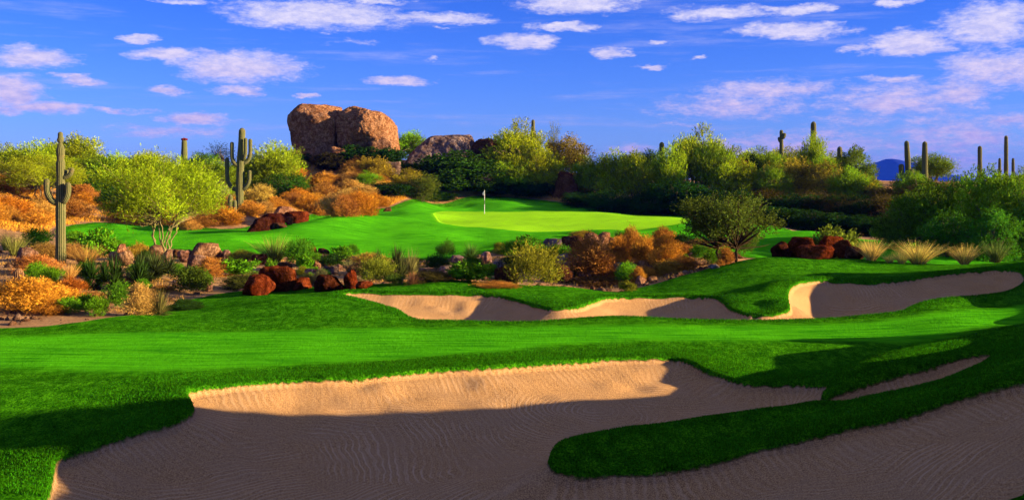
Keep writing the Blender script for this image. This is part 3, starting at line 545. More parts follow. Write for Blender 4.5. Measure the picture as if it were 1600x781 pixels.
def ribbed(path, rad, ribs=16, per=5, cap0=False, pinch=()):
    path = np.asarray(path, float); n = 40
    seg = np.linalg.norm(np.diff(path, axis=0), axis=1); s = np.concatenate([[0], np.cumsum(seg)]); L = s[-1]
    ss_ = np.concatenate([np.linspace(0, L - rad * 1.1, n), L - rad * 1.1 + rad * 1.1 * np.sin(np.linspace(0.15, 1.5, 9))])
    if cap0: ss_[:6] = rad * (1 - np.cos(np.linspace(0.12, 1.4, 6)))
    P_ = np.stack([np.interp(ss_, s, path[:, i]) for i in range(3)], 1)
    for _ in range(3): P_[1:-1] = 0.25 * P_[:-2] + 0.5 * P_[1:-1] + 0.25 * P_[2:]
    e = np.clip((L - ss_) / (rad * 1.1), 0, 1); rr = rad * np.sqrt(np.clip(1 - (1 - e) ** 2, 0.0004, 1))
    rr *= (1 + 0.04 * np.sin(ss_ * 2.7 + 1)) * (1.05 - 0.22 * np.clip(ss_ / L, 0, 1) ** 1.5 * (0 if cap0 else 1))
    for at, am in pinch: rr *= 1 - am * np.exp(-((ss_ - at * L) / (rad * 0.6)) ** 2)
    if cap0:
        e0 = np.clip(ss_ / rad, 0, 1); rr *= np.sqrt(np.clip(1 - (1 - e0) ** 2, 0.01, 1))
    ns = ribs * per; th = np.linspace(0, 2 * np.pi, ns, endpoint=False); t = unit(np.gradient(P_, axis=0))
    a = unit(np.cross(t, np.array([0.0, 1.0, 0.02]))); b = np.cross(t, a)
    prof = 1 + 0.085 * np.abs(np.cos(th * ribs / 2)) * 1.4 - 0.06; ribv = np.abs(np.cos(th * ribs / 2))
    V = P_[:, None] + (rr[:, None] * prof[None])[..., None] * (np.cos(th)[None, :, None] * a[:, None] + np.sin(th)[None, :, None] * b[:, None])
    m = len(P_); i = np.arange(m - 1)[:, None] * ns; j = np.arange(ns)[None]; jn = (j + 1) % ns
    Q = np.stack([i + j, i + jn, i + ns + jn, i + ns + j], -1).reshape(-1, 4)
    return V.reshape(-1, 3), Q, np.tile(ribv, m)
def saguaro(label, u, vt, Y, r, arms=(), vb=None, color=(0.055, 0.075, 0.022), lean=0.0, tops=None, pinch=(), ribs=16, tip=None, name='saguaro_cactus'):
    x, y = xy(u, Y); z = ground_z(x, y) - 0.05; m = Y / F
    if vb is not None: z = CAMZ + (HY - vb) * m
    Hh = CAMZ + (HY - vt) * m - z
    o = bpy.data.objects.new(name, None); C.objects.link(o); o.location = (x, y, z); tag(o, label, 'cactus')
    V, Q, va = ribbed([(0, 0, 0), (lean * 0.3, 0, Hh * 0.5), (lean, 0, Hh)], r, ribs, 5, pinch=pinch); me = mesh_np('saguaro_trunk', V, Q, va, True); me.materials.append(SAG)
    link('trunk', me, o, color)
    for (du, dv0, dv1, dy, ra, s0) in arms:      # sideways reach px, joint fall px, tip fall px, depth offset m, radius, start offset
        zj = CAMZ + (HY - dv0) * m - z; zt = CAMZ + (HY - dv1) * m - z; X = du * m
        sg_ = 1 if X > 0 else -1
        lx = lean * (zj / Hh)
        path = [(lx + s0 * sg_, dy * 0.2, zj), (lx + X * 0.55, dy * 0.7, zj + abs(X) * 0.12), (lx + X * 0.9, dy, zj + abs(X) * 0.42 + ra), (lx + X, dy, zj + abs(X) * 0.85 + ra), (lx + X, dy, zt)]
        if zt < path[3][2]: path = [(lx + s0 * sg_, dy * 0.2, zj), (lx + X * 0.8, dy, zj + (zt - zj) * 0.35), (lx + X, dy, zt)]
        pp = np.array(path, float); tt = np.linspace(0, len(pp) - 1, 24); pp = np.stack([np.interp(tt, range(len(pp)), pp[:, i]) for i in range(3)], 1)
        for _ in range(4): pp[1:-1] = 0.25 * pp[:-2] + 0.5 * pp[1:-1] + 0.25 * pp[2:]
        V, Q, va = ribbed(pp, ra, 12, 4, True); me = mesh_np('saguaro_arm', V, Q, va, True); me.materials.append(SAG); link('arm', me, o, color)
    if tip:
        r_ = np.random.default_rng(5); p = np.stack([r_.uniform(-r, r, 40), r_.uniform(-r, r, 40), np.full(40, Hh - 0.02)], 1); D_, F_ = ico(3); V = D_ * np.array([r * 0.95, r * 0.95, 0.16]) * (1 + 0.3 * np.sin(D_[:, :1] * 9) * np.sin(D_[:, 1:2] * 9)) + np.array([lean, 0, Hh + 0.0]); me = mesh_np('fruit', V, F_, np.full(len(V), 0.5)); me.materials.append(LEAF); link('fruit', me, o, tip)
    return o
saguaro('tall many-armed saguaro at the left edge of the desert garden', 95, 206, 45, 0.20, [(-20,318,279,-0.1,0.125,0.1),(-12,294,284,0.35,0.09,0.1),(14,316,285,-0.15,0.12,0.1),(19,279,262,0.0,0.095,0.1),(10,270,262,0.35,0.085,0.1)], vb=413, pinch=((0.80,0.28),(0.91,0.62),(0.65,0.15),(0.97,0.35)), lean=-0.02)
saguaro('many-armed saguaro with pale bare base among orange brush left of the giant boulder', 374, 200, 84, 0.31, [(-21,298,246,0.1,0.16,0.1),(-13,260,222,-0.2,0.15,0.1),(15,296,266,-0.1,0.15,0.1),(14,256,217,0.1,0.15,0.1),(9,250,216,-0.4,0.14,0.1),(-5,245,232,0.5,0.13,0.1)], vb=333, lean=0.25)
saguaro('plain single-column saguaro with reddish fruit at its top', 288, 218, 116, 0.36, [], color=(0.05, 0.085, 0.02), tip=(0.16, 0.02, 0.012))
saguaro('short thin saguaro stump half hidden behind the tall many-armed saguaro', 86, 226, 110, 0.30, [])
saguaro('tip of a saguaro poking above the tallest yellow-green tree', 833, 187, 128, 0.27, [])
saguaro('stout dark saguaro stub left of the bright feathery tree', 1034, 222, 118, 0.33, [])
saguaro('thin saguaro with a knobbly growth near its top', 1221, 203, 122, 0.25, [(4,216,208,-0.2,0.22,0.1),(-3,222,214,0.1,0.18,0.1)])
saguaro('tallest stout saguaro on the skyline with two small side arms', 1271, 190, 124, 0.37, [(-7,250,236,0.1,0.28,0.2),(6,248,240,0.1,0.25,0.2)])
saguaro('short single-column saguaro left of the airy green tree', 1312, 229, 122, 0.33, [])
saguaro('leaning saguaro with one low arm beside the blue mountain', 1420, 220, 108, 0.30, [(-10,280,256,0.1,0.26,0.15),(4,275,264,-0.3,0.24,0.1)], lean=-0.25)
saguaro('straight saguaro with short stubby arms right of the leaning one', 1445, 221, 106, 0.31, [(-4,285,268,0.2,0.26,0.1),(6,290,278,0.1,0.27,0.1)])
saguaro('smooth saguaro with a stub near its foot rising above the right thicket', 1531, 228, 112, 0.25, [(5,285,277,0.1,0.22,0.1)])
saguaro('tall thin saguaro between two short ones at the right end', 1572, 212, 120, 0.24, [])
saguaro('short thin saguaro just left of the tall thin one at the right end', 1562, 247, 121, 0.18, [])
saguaro('short thin saguaro just right of the tall thin one at the right end', 1583, 247, 119, 0.18, [])
saguaro('low cactus column left of the foot of the many-armed saguaro', 360, 304, 83, 0.22, [], vb=333)
saguaro('smallest cactus column against the foot of the many-armed saguaro', 367, 312, 83, 0.16, [], vb=333)
# barrel cactus
bx, by, bz = ray_hit(29, 447, 30, 44)
m_ = by / F
V, Q, va = ribbed([(0, 0, -0.05), (0.01, 0, 28 * m_ * 0.5), (0.0, 0, 28 * m_)], 7.5 * m_, 14, 5, pinch=((0.0, 0.25),))
me = mesh_np('barrel_cactus', V, Q, va, True); me.materials.append(SAG); o = link('barrel_cactus', me, None, (0.20, 0.07, 0.03)); o.location = (bx, by, bz); tag(o, 'reddish brown barrel cactus at the left beside the sandy path', 'cactus')
# ------------------------------------------------------------------ great boulders on the hill
GRAN = (0.58, 0.34, 0.20); GREY = (0.42, 0.34, 0.34); RED = (0.155, 0.042, 0.017); BRN = (0.20, 0.10, 0.06)
def boulder(label, u, v, Y, planes, color, pw=14, sub=5, amp=0.05, sc=1.4, seed=1, size=3.0, crack=0.0, dz=0.0, group=None):
    x = (u - U0) / F * Y; z = CAMZ + (HY - v) / F * Y
    me = rock_mesh('boulder', planes, pw, sub, amp, sc, seed, size, crack); o = link('boulder', me, None, color); o.location = (x, Y, z + dz); tag(o, label, 'boulder', group); return o
boulder('left half of the giant split boulder on the hill, squarish with a dark face', 491, 204, 122, [(-1,-.15,-.12,2.95),(-.85,-.1,-.6,3.3),(.04,0,1,3.25),(-.7,-.2,.75,3.55),(1,0,0,2.95),(-.42,-1,-.08,2.6),(.1,-1,-.15,2.9),(0,1,0,3.2),(0,0,-1,4.2),(0,-.7,.75,3.2),(.5,-.3,.8,3.2)], GRAN, 26, 6, 0.05, 1.5, 3, 3.0, 0.04)
boulder('right half of the giant split boulder, rounded and sunlit on its right', 566, 203, 120.5, [(.22,-.05,1,2.55),(.72,-.12,.72,3.05),(1,-.15,.18,3.55),(.85,-.6,.1,3.3),(.55,-.9,.1,3.0),(-.65,-1,-.05,2.5),(-.1,-.8,-.6,2.5),(-1,0,-.25,3.1),(-.7,0,.8,3.2),(0,1,0,3),(0,0,-1,2.8),(-.2,-.65,.75,2.75)], GRAN, 24, 6, 0.075, 1.7, 8, 3.0, 0.06)
boulder('low wedge of rock leaning at the right foot of the giant split boulder', 600, 229, 119.5, [(.6,-.1,.8,1.15),(1,-.2,0,1.5),(-1,0,0,1.6),(0,-1,.2,1.3),(0,1,0,1.5),(0,0,-1,1.5),(-.3,0,1,1.3)], GRAN, 12, 5, 0.06, 1.6, 11, 1.4)
boulder('small pale rock wedged under the split of the giant boulder', 530, 238, 117.5, [(.3,-.1,1,.45),(1,-.2,0,1.1),(-1,0,0,.9),(0,-1,.3,.7),(0,1,0,1),(0,0,-1,1)], GRAN, 12, 4, 0.06, 1.6, 12, 1.2)
boulder('broad grey boulder sloping down to the left with a sunlit right end', 690, 240, 123, [(-.05,-.1,1,2.1),(-.62,-.12,.72,2.45),(1,-.25,.12,3.55),(.8,-.3,.6,3.45),(-.1,-1,.35,2.2),(.4,-1,.1,2.8),(-1,0,.1,4.2),(0,1,0,2.5),(0,0,-1,2.4)], GREY, 26, 6, 0.05, 1.8, 14, 3.2, 0.02)
boulder('dark reddish boulder between the broad grey boulder and the tallest tree', 762, 240, 124, [(.1,0,1,1.8),(1,-.1,.1,1.9),(-1,0,.2,2.0),(-.3,-1,0,1.5),(.6,-1,0,1.8),(0,1,0,2),(0,0,-1,2.4),(.7,0,.7,2.0),(-.6,0,.8,2.1)], BRN, 14, 5, 0.10, 1.7, 17, 2.0, 0.05)
boulder('upright dark boulder with a sunlit right edge behind the putting green', 886, 296, 119.5, [(.1,-.1,1,2.0),(.9,-.1,.25,1.35),(.75,-.2,.75,1.6),(-1,0,.3,1.5),(-.3,-1,.1,1.2),(.5,-1,.1,1.4),(0,1,0,1.5),(0,0,-1,2.6)], (0.25, 0.11, 0.06), 12, 5, 0.07, 1.7, 19, 1.7)
boulder('flat-topped bluish grey rock behind the dark bushes on the boulder hill', 611, 260, 115, [(0,-.1,1,.55),(1,0,0,1.1),(-1,0,0,1.0),(0,-1,.2,.8),(0,1,0,1),(0,0,-1,1)], GREY, 12, 4, 0.07, 1.7, 21, 1.0)
# smaller rocks: bearing, foot, width, height in photo pixels, colour
def rocks(rows, y0, y1, group):
    for u, vb, w, h, color, label in rows:
        x, y, z = ray_hit(u, vb, y0, y1); m = y / F
        put('rock', 'rock', x, y + w * m * 0.3, z - 0.08 * h * m, w * m * 1.05, h * m * 1.12, color, label, 'rock', group, dep=w * m * 0.8, rot=rng.choice([0, math.pi]) + rng.uniform(-.5, .5))
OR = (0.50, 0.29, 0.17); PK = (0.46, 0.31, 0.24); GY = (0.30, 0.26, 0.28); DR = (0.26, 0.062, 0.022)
rocks([(185,402,20,22,OR,'upright orange rock topping the left end of the left rock pile'),(193,416,26,26,OR,'blocky orange rock in front at the left of the left rock pile'),(164,424,14,18,OR,'narrow orange rock standing alone left of the left rock pile'),
 (176,408,16,14,PK,'small rock tucked behind the left end of the rock pile'),(213,402,28,18,PK,'pale flat rock at the back of the left rock pile'),(240,408,34,26,OR,'rounded orange rock left of the multi-stemmed tree trunk'),(259,419,20,30,PK,'tall egg-shaped rock right in front of the multi-stemmed trunk'),
 (272,403,16,14,BRN,'small brown rock right of the multi-stemmed trunk'),(286,410,26,20,PK,'middling pink rock between trunk and the largest pile rock'),(316,410,44,32,OR,'largest sloping orange rock of the left rock pile'),(302,422,34,24,PK,'rounded rock leaning on the front of the largest pile rock'),
 (338,408,26,18,OR,'orange rock at the right end of the left rock pile'),(352,404,18,14,PK,'last small rock at the right tip of the left pile'),(38,410,34,24,PK,'lone rounded brown rock left of the tall saguaro'),(212,416,24,9,PK,'low flat slab at the foot of the left rock pile'),(28,384,22,12,PK,'small pale rock near the left edge behind the dry tuft'),(335,432,40,6,PK,'thin pale slab below the right end of the rock pile'),(325,456,12,16,PK,'small standing stone behind the mound by the clipped bush')], 30, 60, 'rocks in the left part of the desert garden')
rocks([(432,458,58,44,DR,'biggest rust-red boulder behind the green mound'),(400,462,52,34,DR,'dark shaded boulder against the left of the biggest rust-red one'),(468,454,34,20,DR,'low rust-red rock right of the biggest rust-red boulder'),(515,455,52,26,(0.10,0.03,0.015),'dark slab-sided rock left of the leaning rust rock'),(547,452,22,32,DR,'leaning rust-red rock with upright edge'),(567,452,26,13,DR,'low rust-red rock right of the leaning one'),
 (404,414,24,18,BRN,'brown rock left of the spiky green tufts'),(436,424,34,14,BRN,'flat brown rock above the biggest rust-red boulder'),(488,396,14,16,(0.30,0.10,0.03),'small orange-red stone at the edge of the upper turf'),(504,402,20,14,BRN,'dark round stone at the edge of the upper turf'),(509,406,22,9,PK,'pale flat stone leaning on the dark round stone'),
 (495,424,12,15,OR,'small orange standing stone in the rocky middle'),(506,428,12,10,PK,'small pale stone right of the orange standing stone'),(484,434,18,14,PK,'squat pink stone below the orange standing stone'),(517,430,22,14,GY,'grey stone above the dark slab-sided rock'),(553,414,26,14,GY,'grey round stone left of the dry grass bank'),(530,422,10,9,PK,'tiny pale stone right of the grey stone'),(460,444,16,9,PK,'pale stone right of the biggest rust-red boulder'),(497,452,22,8,PK,'pale stone half buried behind the mound crest'),
 (668,436,30,18,PK,'rounded pink rock right of the large yucca'),(702,434,32,18,GY,'purple grey rock left of the bright leafy bush'),(650,444,22,10,GY,'low grey rock beside the skirt of the large yucca'),(577,436,24,12,GY,'grey rock behind the airy yellow bush'),(609,436,20,12,BRN,'brown rock hidden between airy bush and yucca')], 33, 56, 'rocks in the middle of the desert garden')
rocks([(757,412,22,20,PK,'pink pointed rock right of the spiky green bush'),(714,412,22,14,GY,'grey rock below the spiky green bush'),(783,424,26,16,GY,'grey rock left of the tall airy bush'),(792,444,38,28,BRN,'brown boulder behind the left side of the tall airy bush'),(844,416,30,16,PK,'pale flat-topped rock behind the tall airy bush'),(876,443,42,30,BRN,'large striped brown rock right of the tall airy bush'),(884,410,34,14,GY,'grey rock above the striped brown rock'),(903,416,20,15,PK,'round pale rock left of the orange twiggy bush'),
 (884,424,24,16,GY,'purple grey rock stacked above the striped brown rock'),(890,434,22,12,GY,'grey stone at the right shoulder of the striped brown rock'),(872,391,52,18,GY,'long flat grey rock at the top of the right rock pile'),(898,394,32,26,BRN,'dark brown rock at the left of the crowning cluster'),(924,398,34,36,OR,'tall orange rock crowning the right rock pile'),(944,390,28,28,OR,'rounded orange rock behind the crowning rock'),(960,392,18,22,OR,'narrow orange rock right of the crowning rock'),(972,396,14,18,PK,'small slanting rock at the right of the crowning cluster'),
 (935,410,26,22,OR,'orange rock low in front of the crowning rock'),(815,412,22,12,GY,'grey rock between two dark bushes'),(772,442,22,10,GY,'small grey rock at the end of the dry orange strip'),(915,372+0,16,8,BRN,'little dark stone on top of the crowning rocks'),
 (1028,388,8,9,PK,'tiny pale stone below the round orange bush, the left of two'),(1039,388,8,8,PK,'tiny pale stone below the round orange bush, the right of two'),(1002,446,18,16,OR,'orange rock right of the small green bush by the crest'),(1016,432,20,9,PK,'pale stone on the orange slope'),(1035,424,26,9,PK,'flat pale stone on the orange slope below the brush'),(1106,400,12,14,OR,'orange stone behind the two green bushes'),(1116,420,18,7,GY,'grey flat stone beside the leaning tree trunk'),(1092,416,22,8,PK,'flat pale stone left of the leaning tree trunk'),(1152,404,26,10,BRN,'low brown rock at the foot of the ridge tree')], 36, 64, 'rocks in the right part of the desert garden')
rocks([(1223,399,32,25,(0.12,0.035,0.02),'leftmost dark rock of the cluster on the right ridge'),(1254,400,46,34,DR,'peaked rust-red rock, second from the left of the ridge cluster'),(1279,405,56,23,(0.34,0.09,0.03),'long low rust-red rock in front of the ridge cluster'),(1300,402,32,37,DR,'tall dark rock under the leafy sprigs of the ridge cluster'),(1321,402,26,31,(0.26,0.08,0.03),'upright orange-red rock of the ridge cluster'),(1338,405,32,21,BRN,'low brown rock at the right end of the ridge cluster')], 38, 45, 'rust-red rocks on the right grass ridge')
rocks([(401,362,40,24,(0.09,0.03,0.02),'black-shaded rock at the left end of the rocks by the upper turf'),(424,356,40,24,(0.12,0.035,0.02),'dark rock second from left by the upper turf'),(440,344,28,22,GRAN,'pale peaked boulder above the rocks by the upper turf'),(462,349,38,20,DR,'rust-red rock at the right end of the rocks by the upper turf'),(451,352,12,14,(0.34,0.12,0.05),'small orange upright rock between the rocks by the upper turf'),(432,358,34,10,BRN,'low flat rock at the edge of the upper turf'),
 (390,327,14,12,BRN,'dark small rock right of the many-armed saguaro'),(399,328,16,12,PK,'pale rounded stone right of the many-armed saguaro'),(512,286,26,18,PK,'pale angular rock halfway up the orange hillside'),(497,280,14,10,BRN,'small dark rock left of the angular hillside rock'),(537,276,12,6,PK,'tiny stone high on the orange hillside'),(544,309,30,16,BRN,'rounded brown rock above the orange bush row'),(500,306,12,6,PK,'tiny pale stone in the orange hillside brush'),(551,288,14,6,PK,'small flat stone near the bright green shrub'),(604,331,14,7,BRN,'low stone by the dark bushes near the putting green')], 74, 118, 'rocks around the orange hillside')

r3 = np.random.default_rng(77)
def more_rocks(n, reg, y0, y1, cols, smin, smax, label, group):
    for q in range(n):
        for _ in range(20):
            u = r3.uniform(reg[0], reg[1]); vb = r3.uniform(reg[2], reg[3]); x, y, z = ray_hit(u, vb, y0, y1)
            if sdf(np.array([x]), np.array([y]), PT)[0][0] < -0.3 and sdf(np.array([x]), np.array([y]), PD)[0][0] > 0.5: break
        else: continue
        s = smin + (smax - smin) * r3.random() ** 2.2
        put('rock', 'rock', x, y, z - 0.06 * s, s * r3.uniform(.9, 1.5), s * r3.uniform(.55, .9), cols[q % len(cols)], label, 'rock', group, dep=s)
more_rocks(42, (690, 1120, 382, 446), 37, 64, [OR, PK, GY, PK], 0.25, 0.95, 'small tan or grey rock strewn over the planted bank right of the large yucca', 'strewn rocks on the right bank')
more_rocks(34, (150, 690, 400, 458), 34, 60, [PK, OR, GY], 0.22, 0.8, 'small tan or grey rock strewn between the bushes of the left and middle garden', 'strewn rocks in the left garden')
more_rocks(22, (400, 620, 262, 328), 94, 121, [OR, PK], 0.5, 1.6, 'tan rock showing between the orange bushes on the boulder slope', 'strewn rocks on the boulder slope')
# ------------------------------------------------------------------ trees and tall shrubs: bearing, top, distance, width (photo pixels)
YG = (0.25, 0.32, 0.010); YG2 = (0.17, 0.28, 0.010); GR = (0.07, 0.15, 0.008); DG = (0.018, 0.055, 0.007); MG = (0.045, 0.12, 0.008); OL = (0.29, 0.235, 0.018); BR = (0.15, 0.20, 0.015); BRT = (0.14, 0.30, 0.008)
def trees(rows, group=None):
    for row in rows:
        kind, u, vt, Y, w, color, label = row[:7]
        x, y = xy(u, Y); z = ground_z(x, y) - 0.1; m = Y / F; h = CAMZ + (HY - vt) * m - z
        if h < 0.5: h = 0.5; print('LOW', row)
        nm = {'paloverde': 'palo_verde_tree', 'paloverdehigh': 'palo_verde_tree', 'broadleaf': 'broadleaf_shrub', 'bushtree': 'bushy_tree', 'creosote': 'creosote_shrub', 'mesquite': 'mesquite_tree', 'sparse': 'bare_tree'}[kind]
        put(kind, nm, x, y, z, w * m * 1.08, h, color, label, 'shrub' if 'shrub' in nm else 'tree', group, dep=w * m * 0.95)
trees([('paloverde',8,226,103,80,YG,'yellow-green feathery tree at the far left edge of the skyline'),('paloverde',62,222,99,84,YG,'yellow-green feathery tree with raised tufts left of the tall saguaro'),('paloverde',112,212,107,96,YG,'tallest pale yellow tree right behind the top of the tall saguaro'),
 ('paloverde',150,238,103,84,YG2,'feathery tree second right of the tall saguaro, darker below'),('paloverde',188,241,100,92,YG2,'feathery tree behind the left side of the multi-stemmed tree'),('paloverde',228,238,106,92,YG,'bright feathery tree behind the middle of the multi-stemmed tree'),('paloverde',268,246,103,80,YG2,'feathery tree just left of the fruit-topped saguaro'),
 ('bushtree',312,240,112,56,GR,'small rounded green tree right of the fruit-topped saguaro'),('paloverde',332,252,101,76,YG2,'feathery tree left of the many-armed saguaro'),('paloverde',362,254,104,66,YG,'feathery tree right behind the many-armed saguaro'),('sparse',345,223,119,54,(0.02,0.035,0.045),'dark blue-grey sparse tree on the skyline'),
 ('paloverde',402,246,108,62,YG2,'feathery tree between the many-armed saguaro and the round-topped tree'),('paloverde',430,225,104,88,YG,'round-topped feathery tree left of the giant boulder'),('bushtree',438,272,101,76,MG,'dark green shrubby tree at the foot of the round-topped tree'),
 ('bushtree',160,286,95,90,MG,'dark green thicket tree below the skyline between tall saguaro and multi-stemmed tree'),('bushtree',128,268,97,56,MG,'dark green tree just right of the tall saguaro arms'),('bushtree',205,300,92,74,DG,'low dark tree deep behind the multi-stemmed trunk'),('bushtree',300,298,93,90,MG,'mid green thicket tree right of the multi-stemmed crown'),
 ('paloverde',345,290,90,60,YG2,'low feathery tree at the left of the many-armed saguaro foot'),('paloverdehigh',66,243,88,110,YG,'open tree with pale bare stems on the orange bank'),('sparse',345,283,88,40,(0.25,0.2,0.10),'tangle of pale bare branches left of the many-armed saguaro')], None)
x, y, z = ray_hit(255, 398, 46, 56); m = y / F
put('paloverdehigh', 'palo_verde_tree', x, y, z - .08, 176 * m, 158 * m, YG, 'large multi-stemmed palo verde rising from the left rock pile', 'tree', None, bark=(0.20, 0.18, 0.08), rot=0.6)
x, y = xy(1145, 45.4); z = ground_z(x, y); m = y / F
put('mesquite', 'mesquite_tree', x - 8 * m, y, z - .1, 140 * m, (CAMZ + (HY - 300) * m - z), (0.085, 0.13, 0.014), 'leaning dark-trunked tree on the left shoulder of the right ridge', 'tree', None, bark=(0.05, 0.035, 0.02), rot=2.0)
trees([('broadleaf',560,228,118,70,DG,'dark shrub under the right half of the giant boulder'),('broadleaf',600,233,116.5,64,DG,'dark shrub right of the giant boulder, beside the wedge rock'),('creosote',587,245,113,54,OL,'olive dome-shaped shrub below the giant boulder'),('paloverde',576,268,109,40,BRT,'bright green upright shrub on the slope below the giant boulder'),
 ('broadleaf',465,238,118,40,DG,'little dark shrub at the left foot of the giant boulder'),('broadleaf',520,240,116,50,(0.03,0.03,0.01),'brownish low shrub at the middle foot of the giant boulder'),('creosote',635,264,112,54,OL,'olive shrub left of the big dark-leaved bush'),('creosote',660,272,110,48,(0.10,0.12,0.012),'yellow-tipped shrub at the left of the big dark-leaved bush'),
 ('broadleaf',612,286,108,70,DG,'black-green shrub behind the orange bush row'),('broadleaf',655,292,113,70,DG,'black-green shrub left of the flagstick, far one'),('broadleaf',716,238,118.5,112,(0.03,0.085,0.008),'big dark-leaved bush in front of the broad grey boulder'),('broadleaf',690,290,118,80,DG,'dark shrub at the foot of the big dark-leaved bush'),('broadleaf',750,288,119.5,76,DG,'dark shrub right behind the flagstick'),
 ('paloverde',648,206,130,66,BRT,'bright lime tree on the skyline left of the broad grey boulder'),('paloverde',618,212,129,30,YG2,'small yellow tree touching the giant boulder on its right'),
 ('paloverde',808,192,123,96,YG,'tallest yellow-green tree in the middle of the skyline'),('paloverde',842,232,121,72,YG,'shorter yellow tree leaning out from the tallest tree'),('paloverde',805,250,120,66,YG2,'low yellow tree in front of the tallest tree'),('creosote',888,212,125,80,(0.20,0.17,0.02),'sparse olive tree with an orange foot on the skyline'),('sparse',864,190,126,26,(0.17,0.19,0.03),'thin tall sprig rising left of the sparse olive tree'),
 ('paloverde',925,247,120,64,YG2,'first yellow tree right of the upright dark boulder'),('paloverde',958,237,118,78,YG,'second yellow tree right of the upright dark boulder'),('paloverde',994,238,116,66,YG,'third yellow tree right of the upright dark boulder'),('bushtree',1018,236,124,46,GR,'grey-green tree left of the stout saguaro stub'),
 ('paloverde',1086,200,119,92,YG,'large bright feathery tree right of the stout saguaro stub'),('paloverde',1052,231,115,64,YG,'yellow tree in front of the stout saguaro stub'),('paloverde',1122,225,116,72,YG2,'yellow tree stepping down right of the large bright one'),('creosote',1158,252,114,66,OL,'olive brown shrub with a dark top right of the bright trees'),
 ('bushtree',1172,242,118,36,DG,'small dark round tree top among the olive shrubs'),('paloverde',1196,232,121,64,YG2,'yellow-green tree left of the knobbly saguaro'),('creosote',1215,253,112,74,OL,'olive shrub below the knobbly saguaro'),('creosote',1252,248,112,64,OL,'olive shrub left of the tallest skyline saguaro'),('paloverde',1272,212,117,44,YG,'bright yellow bush at the foot of the tallest skyline saguaro'),
 ('creosote',1296,253,110,66,OL,'olive shrub between tallest and short skyline saguaros'),('bushtree',1338,230,119,58,(0.13,0.2,0.015),'airy green tree left of the blue mountain'),('creosote',1330,267,108,70,OL,'brown-green shrub under the airy green tree'),('creosote',1372,292,106,62,(0.15,0.14,0.015),'olive shrub in front of the blue mountain, left one'),('creosote',1402,281,105,50,(0.15,0.14,0.015),'olive shrub in front of the blue mountain, right one'),
 ('paloverde',1460,241,123,66,YG2,'yellow tree behind the two tall saguaros right of the mountain'),('creosote',1440,279,104,64,(0.17,0.12,0.02),'tan shrub around the feet of the two tall saguaros'),('creosote',1482,281,102,58,(0.17,0.12,0.02),'tan stalky shrub right of the two tall saguaros')])
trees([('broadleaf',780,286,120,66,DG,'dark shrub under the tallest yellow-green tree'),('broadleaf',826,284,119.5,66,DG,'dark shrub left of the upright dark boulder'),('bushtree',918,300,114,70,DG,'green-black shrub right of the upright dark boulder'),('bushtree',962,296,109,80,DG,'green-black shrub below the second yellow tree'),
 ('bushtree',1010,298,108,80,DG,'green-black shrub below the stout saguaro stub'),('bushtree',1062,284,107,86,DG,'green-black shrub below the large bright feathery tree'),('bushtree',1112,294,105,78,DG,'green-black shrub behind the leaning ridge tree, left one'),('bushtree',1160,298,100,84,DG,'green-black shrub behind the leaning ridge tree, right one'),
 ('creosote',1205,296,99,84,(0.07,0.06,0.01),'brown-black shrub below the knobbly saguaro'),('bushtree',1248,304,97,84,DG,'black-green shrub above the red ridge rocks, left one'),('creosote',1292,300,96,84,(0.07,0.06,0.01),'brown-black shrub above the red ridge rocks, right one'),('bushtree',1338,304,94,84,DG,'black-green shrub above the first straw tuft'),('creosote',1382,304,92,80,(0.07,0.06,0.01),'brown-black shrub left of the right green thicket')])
trees([('bushtree',1408,304,66,78,(0.10,0.17,0.01),'lowest tree at the left end of the right green thicket'),('bushtree',1456,284,64,96,(0.11,0.20,0.01),'tree of the right green thicket behind the big straw tuft'),('bushtree',1510,272,63,100,(0.12,0.22,0.010),'middle tree of the right green thicket below the smooth saguaro'),('bushtree',1562,268,60,100,(0.15,0.27,0.010),'highest brightest tree of the right green thicket'),('bushtree',1618,276,58,96,(0.12,0.22,0.01),'tree cut by the right edge of the view in the thicket'),
 ('bushtree',1480,330,57,80,(0.05,0.15,0.01),'low front tree of the thicket behind the thin straw tuft'),('bushtree',1548,325,55,88,(0.06,0.17,0.01),'low front tree near the right edge of the thicket'),('paloverde',1592,263,92,60,YG2,'yellowish tree below the thin saguaros at the right end')])
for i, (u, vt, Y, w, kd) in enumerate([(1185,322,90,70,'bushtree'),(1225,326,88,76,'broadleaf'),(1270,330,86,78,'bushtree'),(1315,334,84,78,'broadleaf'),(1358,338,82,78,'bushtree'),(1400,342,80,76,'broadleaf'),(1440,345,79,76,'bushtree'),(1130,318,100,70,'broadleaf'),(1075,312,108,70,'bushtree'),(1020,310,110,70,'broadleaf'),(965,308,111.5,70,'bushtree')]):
    trees([(kd, u, vt, Y, w, DG, 'low black-green shrub in the dark thicket foot beyond the upper turf')], 'low dark shrubs of the thicket foot')
